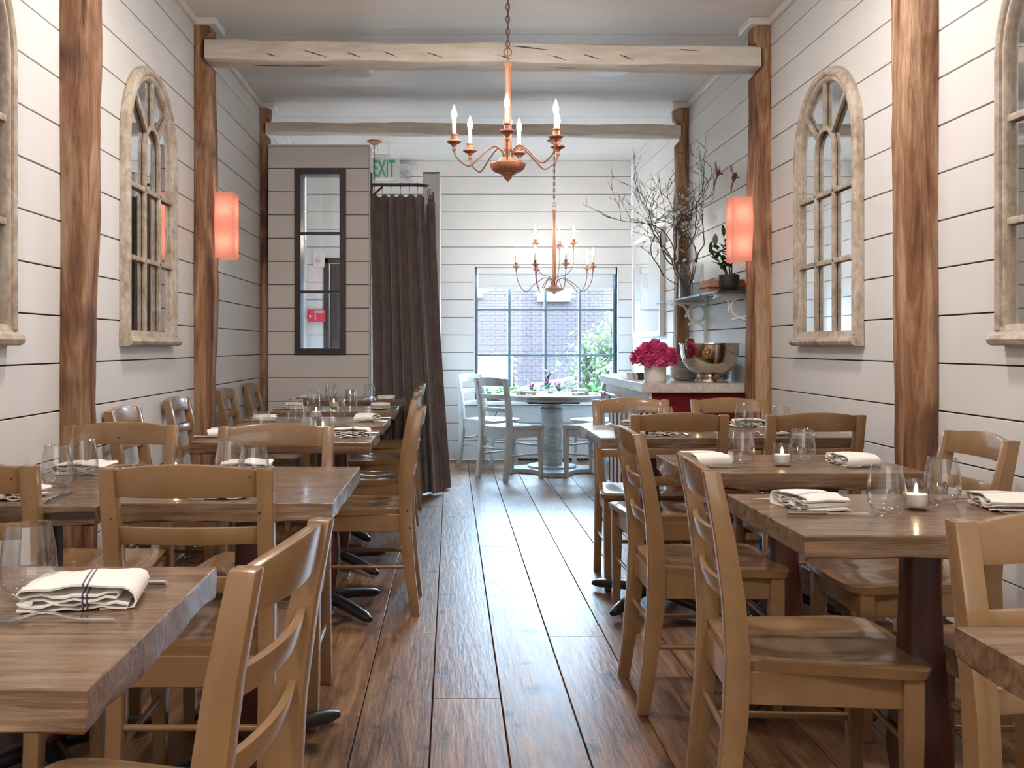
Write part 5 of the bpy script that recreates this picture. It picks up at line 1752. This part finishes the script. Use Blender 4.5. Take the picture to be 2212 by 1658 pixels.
# wooden birds on the wall
def bird(y, z, tilt, label):
    t = thing('carved_bird', label, 'ornament', (XR - 0.002, y, z), 0, 'carved birds on the wall')
    m = MB()
    m.tube([(-.028, 0.03, -.018), (-.032, .018, -.010), (-.034, 0, 0), (-.034, -.020, .010), (-.034, -.032, .018), (-.036, -.045, .020)], [.003, .011, .016, .013, .010, .002], 12)
    m.build('body', M['bird'], t, smooth=60)
    for s in (1, -1):
        w = MB()
        rows = []
        for i in range(7):
            f = i / 6
            c = (-.034 - .012 * math.sin(f * 2.4), .012 * f + (.03 * f * f if s < 0 else .012 * f), s * (.008 + .075 * f))
            h = .018 * (1 - f) ** .7 + .002
            rows.append([(c[0] - .003, c[1] - h, c[2]), (c[0] + .003, c[1] - h, c[2]), (c[0] + .003, c[1] + h, c[2]), (c[0] - .003, c[1] + h, c[2])])
        w.loft(rows); w.build('wing', M['bird'], t, smooth=40)
    m = MB(); m.tube([(-.03, 0, 0), (0.0, 0, 0)], .004, 8); m.build('peg', M['bird'], t)
    t.rotation_euler = (R(tilt), 0, 0)


bird(6.58, 2.265, 8, 'larger red-brown carved bird high on the white wall above the plant')
bird(6.20, 2.175, -4, 'smaller red-brown carved bird beside the timber post with the lamp')

# glazed white picture on the wall beyond the last post
t = thing('glazed_picture', 'large white-framed glazed picture on the wall next to the street window', 'picture', (XR - 0.0005, 9.0, 1.67))
m = MB()
y0, y1, z0, z1, f = -0.64, 0.64, -0.46, 0.46, 0.045
for (a, b, c, d) in ((y0, y0 + f, z0, z1), (y1 - f, y1, z0, z1), (y0 + f, y1 - f, z0, z0 + f), (y0 + f, y1 - f, z1 - f, z1)):
    m.box(-0.045, 0, a, b, c, d)
m.build('frame', M['white'], t, bevel=0.003)
m = MB(); m.box(-0.030, -0.004, y0 + f, y1 - f, z0 + f, z1 - f); m.build('glazed_panel', M['picture'], t)

# plug-in cord under the window sill
t = thing('power_cord', 'thin dark cord running down the wall below the window sill', 'cord', (0.45, 9.88, 0.55))
m = MB(); m.tube([(0.02, 0.0, 0.0), (0.018, -.008, -.05), (-.01, -.012, -.12), (-.06, -.010, -.15), (-.075, -.006, -.20), (-.06, -.004, -.24), (0.0, -.006, -.255)], 0.004, 8); m.build('cord', M['chain'], t, smooth=60)
m = MB(); m.box(-0.03, 0.03, -0.024, 0.018, -0.275, -0.255); m.build('plug', M['chain'], t, bevel=0.004)

# ------------------------------------------------------------------ flower pots on the window sill
SILL = 0.5802


def sill_plant(x, y, kind, label, seed, h=0.16, pr=0.045):
    rr = random.Random(seed)
    t = thing('potted_flower', label, 'plant', (x, y, SILL), 0, 'potted flowers along the window sill')
    m = MB(); m.lathe([(0.002, 0.0), (pr * .78, 0.0), (pr * .82, 0.003), (pr * .98, 0.070), (pr * 1.06, 0.072), (pr * 1.06, 0.085), (pr * .96, 0.085), (pr * .94, 0.076), (0.002, 0.076)], 28); m.build('pot', M['terracotta'], t, smooth=35)
    lv = MB(); st = MB()
    nl = 18 if kind != 'tall' else 22
    for i in range(nl):
        a = i * 2.4
        el = rr.uniform(.1, 1.1) if kind != 'tall' else rr.uniform(.3, 1.4)
        zz = 0.08 if kind != 'tall' else 0.08 + rr.random() * h * .8
        ln = rr.uniform(.05, .085) if kind != 'big' else rr.uniform(.08, .14)
        d = Vector((math.cos(a) * math.cos(el), math.sin(a) * math.cos(el) * .6, math.sin(el)))
        petal(lv, Vector((0, 0, zz)) + d * .02, d, ln, ln * .26, -.35, rr)
    lv.build('leaves', M['leaf'] if kind == 'tall' else M['bright_leaf'], t, smooth=50)
    if kind in ('flower', 'tall', 'big'):
        fl = MB()
        for i in range(9 if kind == 'flower' else 4):
            a = rr.uniform(0, 2 * PI)
            r_ = rr.uniform(.0, .055)
            top = Vector((math.cos(a) * r_, math.sin(a) * r_ * .6, 0.10 + rr.uniform(.02, h - .07)))
            st.tube([(top.x * .2, top.y * .2, .08), (top.x * .7, top.y * .7, top.z * .7), tuple(top)], .0022, 6)
            for k in range(6):
                an = k * PI / 3 + a
                petal(fl, top, (math.cos(an), math.sin(an), rr.uniform(.2, 1.0)), rr.uniform(.022, .034), .010, -.3, rr)
        fl.build('bloom', M['purple'], t, smooth=50)
        st.build('stems', M['bright_leaf'], t, smooth=60)


sill_plant(0.36, 9.93, 'leaf', 'small green plant at the curtain end of the window sill', 1, .12)
sill_plant(0.50, 9.95, 'leaf', 'small leafy plant second along the sill, behind the pale chair back', 2, .12)
sill_plant(0.625, 9.94, 'flower', 'purple flower just beside the pale chair back on the window sill', 3, .20)
sill_plant(0.81, 9.92, 'flower', 'bright purple flower in a brown pot behind the tumblers on the sill', 4, .14)
sill_plant(0.965, 9.93, 'tall', 'tall dark-leaved plant at the middle of the window sill', 5, .26)
sill_plant(1.08, 9.93, 'flower', 'wispy purple flower in a brown pot beside the tall dark-leaved plant', 6, .19, .052)
sill_plant(1.235, 9.94, 'flower', 'low purple flower on the sill between the wispy one and the big green one', 7, .14)
sill_plant(1.43, 9.92, 'big', 'big green-leaved plant with a purple bloom at the counter end of the sill', 8, .27, .055)

# ------------------------------------------------------------------ the street beyond the window
m = MB(); m.box(-22, 30, 10.3, 60, -0.40, -0.25)
struct(m.build('ground_street', M['asphalt']))
FY = 24.0
t = thing('brick_building', 'pale brick building across the street seen through the window', 'building', (3.0, FY, 0))
BWI = (1.55, 3.05, 2.42, 4.3)          # its upper window (x relative to the world)
m = MB()
for r in cut_rows(-14, 22, -0.3, 3.7, [(2.17, 2.80, 2.36, 4.0), (-0.55, 0.92 - 0.25, 2.45, 4.0)]):
    m.box(r[0] - 3.0, r[1] - 3.0, 0.012, 0.4, r[2], r[3])
m.build('wall', M['mortar'], t)
holes = [(2.17, 2.80, 2.36, 4.0), (-0.55, 0.67, 2.45, 4.0), (0.35, 1.50, -0.3, 0.92)]
bl, bh = 0.215, 0.072
BR = MB(); BR.box(0.005, bl - 0.005, -0.004, 0.013, 0.005, bh - 0.005)
BRM = BR.mesh('brick', M['brick'])
rest = MB()
cand = []
for j in range(-2, 70):
    for i in range(-22, 42):
        x = i * bl + (bl / 2 if j % 2 else 0)
        z = j * bh
        if z > 3.55 or any(a - bl < x < b and c - bh < z < d for a, b, c, d in holes):
            continue
        cand.append((abs(x - 2.2) / 1.1 + abs(z - 1.5), x, z))
cand.sort()
for n_, (q, x, z) in enumerate(cand):
    dy = rng.uniform(-.003, .002)
    if n_ < 300:
        link('brick', BRM, t, (x - 3.0, dy, z))
    else:
        rest.box(x - 3.0 + .005, x - 3.0 + bl - .005, -.004 + dy, .013, z + .005, z + bh - .005)
rest.build('brickwork', M['brick'], t)['kind'] = 'stuff'
for (a, b, c, d) in ((2.17, 2.80, 2.36, 4.0), (-0.55, 0.67, 2.45, 4.0)):
    m = MB(); m.box(a - 3 - .08, b - 3 + .08, -.10, .05, c - .16, c); m.build('window_sill', M['white'], t, bevel=.005)
    m = MB()
    for (p, q, r_, s) in ((a, a + .05, c, d), (b - .05, b, c, d), (a + .05, b - .05, c, c + .05), (a + .05, b - .05, (c + d) / 2 - .4, (c + d) / 2 - .36), ((a + b) / 2 - .015, (a + b) / 2 + .015, c + .05, d)):
        m.box(p - 3, q - 3, .03, .09, r_, s)
    w = m.build('window', M['white'], t)
    m = MB(); m.box(a - 3 + .05, b - 3 - .05, .07, .08, c + .05, d); m.build('pane', M['far_glass'], w)
m = MB(); m.box(0.35 - 3, 1.50 - 3, -.03, .03, .86, .92); m.build('lintel', M['white'], t)
m = MB(); m.box(0.35 - 3, 1.50 - 3, -.01, .02, -.3, .86); m.build('doorway', M['mortar'], t)
t2 = thing('street_board', 'blank white board with rounded corners standing across the street, low in the window', 'board', (0.27, 21.5, -0.25))
m = MB()
poly = []
for cx_, cz_2, a0 in ((0.62, 0.83, 0), (-0.62, 0.83, 90), (-0.62, 0.28, 180), (0.62, 0.28, 270)):
    for k in range(5):
        a = R(a0 + 22.5 * k)
        poly.append((cx_ + 0.07 * math.cos(a), cz_2 + 0.07 * math.sin(a)))
m.prism_y(poly, -0.03, 0.03); m.build('panel', M['sign_white'], t2, bevel=0.004)
for x in (-0.5, 0.5):
    m = MB(); m.tube([(x, 0.05, 0), (x, 0.05, 0.85)], 0.03, 10); m.build('leg', M['sign_white'], t2, smooth=50)

# unseen building mass added above and beside the dining room to shade the street
m = MB(); m.box(-14, 14, YR - 2, YB + 0.22, ZC + 0.16, 15.0)
m.box(-14, XL - 0.11, YB + 0.02, YB + 0.22, -0.3, ZC + 0.16); m.box(XR + 0.11, 14, YB + 0.02, YB + 0.22, -0.3, ZC + 0.16)
struct(m.build('wall_unseen_mass', M['mortar']))

# stair railing outside
t = thing('stair_railing', 'pale metal stair railing climbing outside the window', 'railing', (1.1, 15.0, -0.25))
m = MB(); m.tube([(-.6, 0, .62), (1.10, 0, .98), (1.52, 0, 1.20), (2.6, 0, 1.20)], .022, 8); m.build('handrail', M['white'], t, smooth=50)
m = MB(); m.tube([(-.6, 0, .40), (.75, 0, .62), (1.45, 0, 1.05), (2.6, 0, 1.10)], .014, 8); m.build('mid_rail', M['white'], t, smooth=50)
for i in range(9):
    x = -.5 + i * .36
    zt = .62 + (x + .6) * .21 if x < 1.1 else (.98 + (x - 1.1) * .52 if x < 1.52 else 1.20)
    m = MB(); m.tube([(x, 0, 0), (x, 0, zt)], .012, 6); m.build('baluster', M['white'], t, smooth=50)


def street_tree(loc, h, spread, label, seed, leaves, start=.3):
    rr = random.Random(seed)
    t = thing('street_tree', label, 'tree', loc)
    tr = MB(); lf = MB()

    def grow(p, d, l, r, depth):
        pts = [tuple(p)]; q = Vector(p); d = Vector(d).normalized(); rad = [r]
        for i in range(5):
            d = (d + Vector((rr.uniform(-.2, .2), rr.uniform(-.2, .2), rr.uniform(-.05, .2)))).normalized()
            q = q + d * (l / 5); pts.append(tuple(q)); rad.append(r * (1 - .12 * (i + 1)))
            if depth < 3 and (i >= 1 or depth > 0):
                for _ in range(2 if depth < 2 else 1):
                    s = Vector((rr.uniform(-1, 1) * spread, rr.uniform(-1, 1) * spread, rr.uniform(0, .8)))
                    if rr.random() < .62:
                        grow(q, d * .6 + s, l * rr.uniform(.45, .7), r * .45, depth + 1)
            if depth >= 2:
                for _ in range(leaves):
                    c = q + Vector((rr.gauss(0, .07), rr.gauss(0, .07), rr.gauss(0, .07)))
                    petal(lf, c, (rr.uniform(-1, 1), rr.uniform(-1, 1), rr.uniform(-.6, .6)), rr.uniform(.06, .10), .020, -.2, rr)
        tr.tube(pts, rad, 6)
    grow((0, 0, 0), (0, 0, 1), h, .045, 0)
    tr.build('trunk', plain('pale_bark_%d' % seed, (.07, .065, .06), .9, var=.2), t, smooth=60)
    lf.build('foliage', M['tree_leaf'], t)['kind'] = 'stuff'


street_tree((2.10, 14.6, -0.25), 0.85, .75, 'small young tree with sparse pale leaves outside the window', 4, 1)
street_tree((2.62, 16.2, -0.25), 0.95, .7, 'second young tree beyond the stair railing, at the counter end of the window', 12, 1)
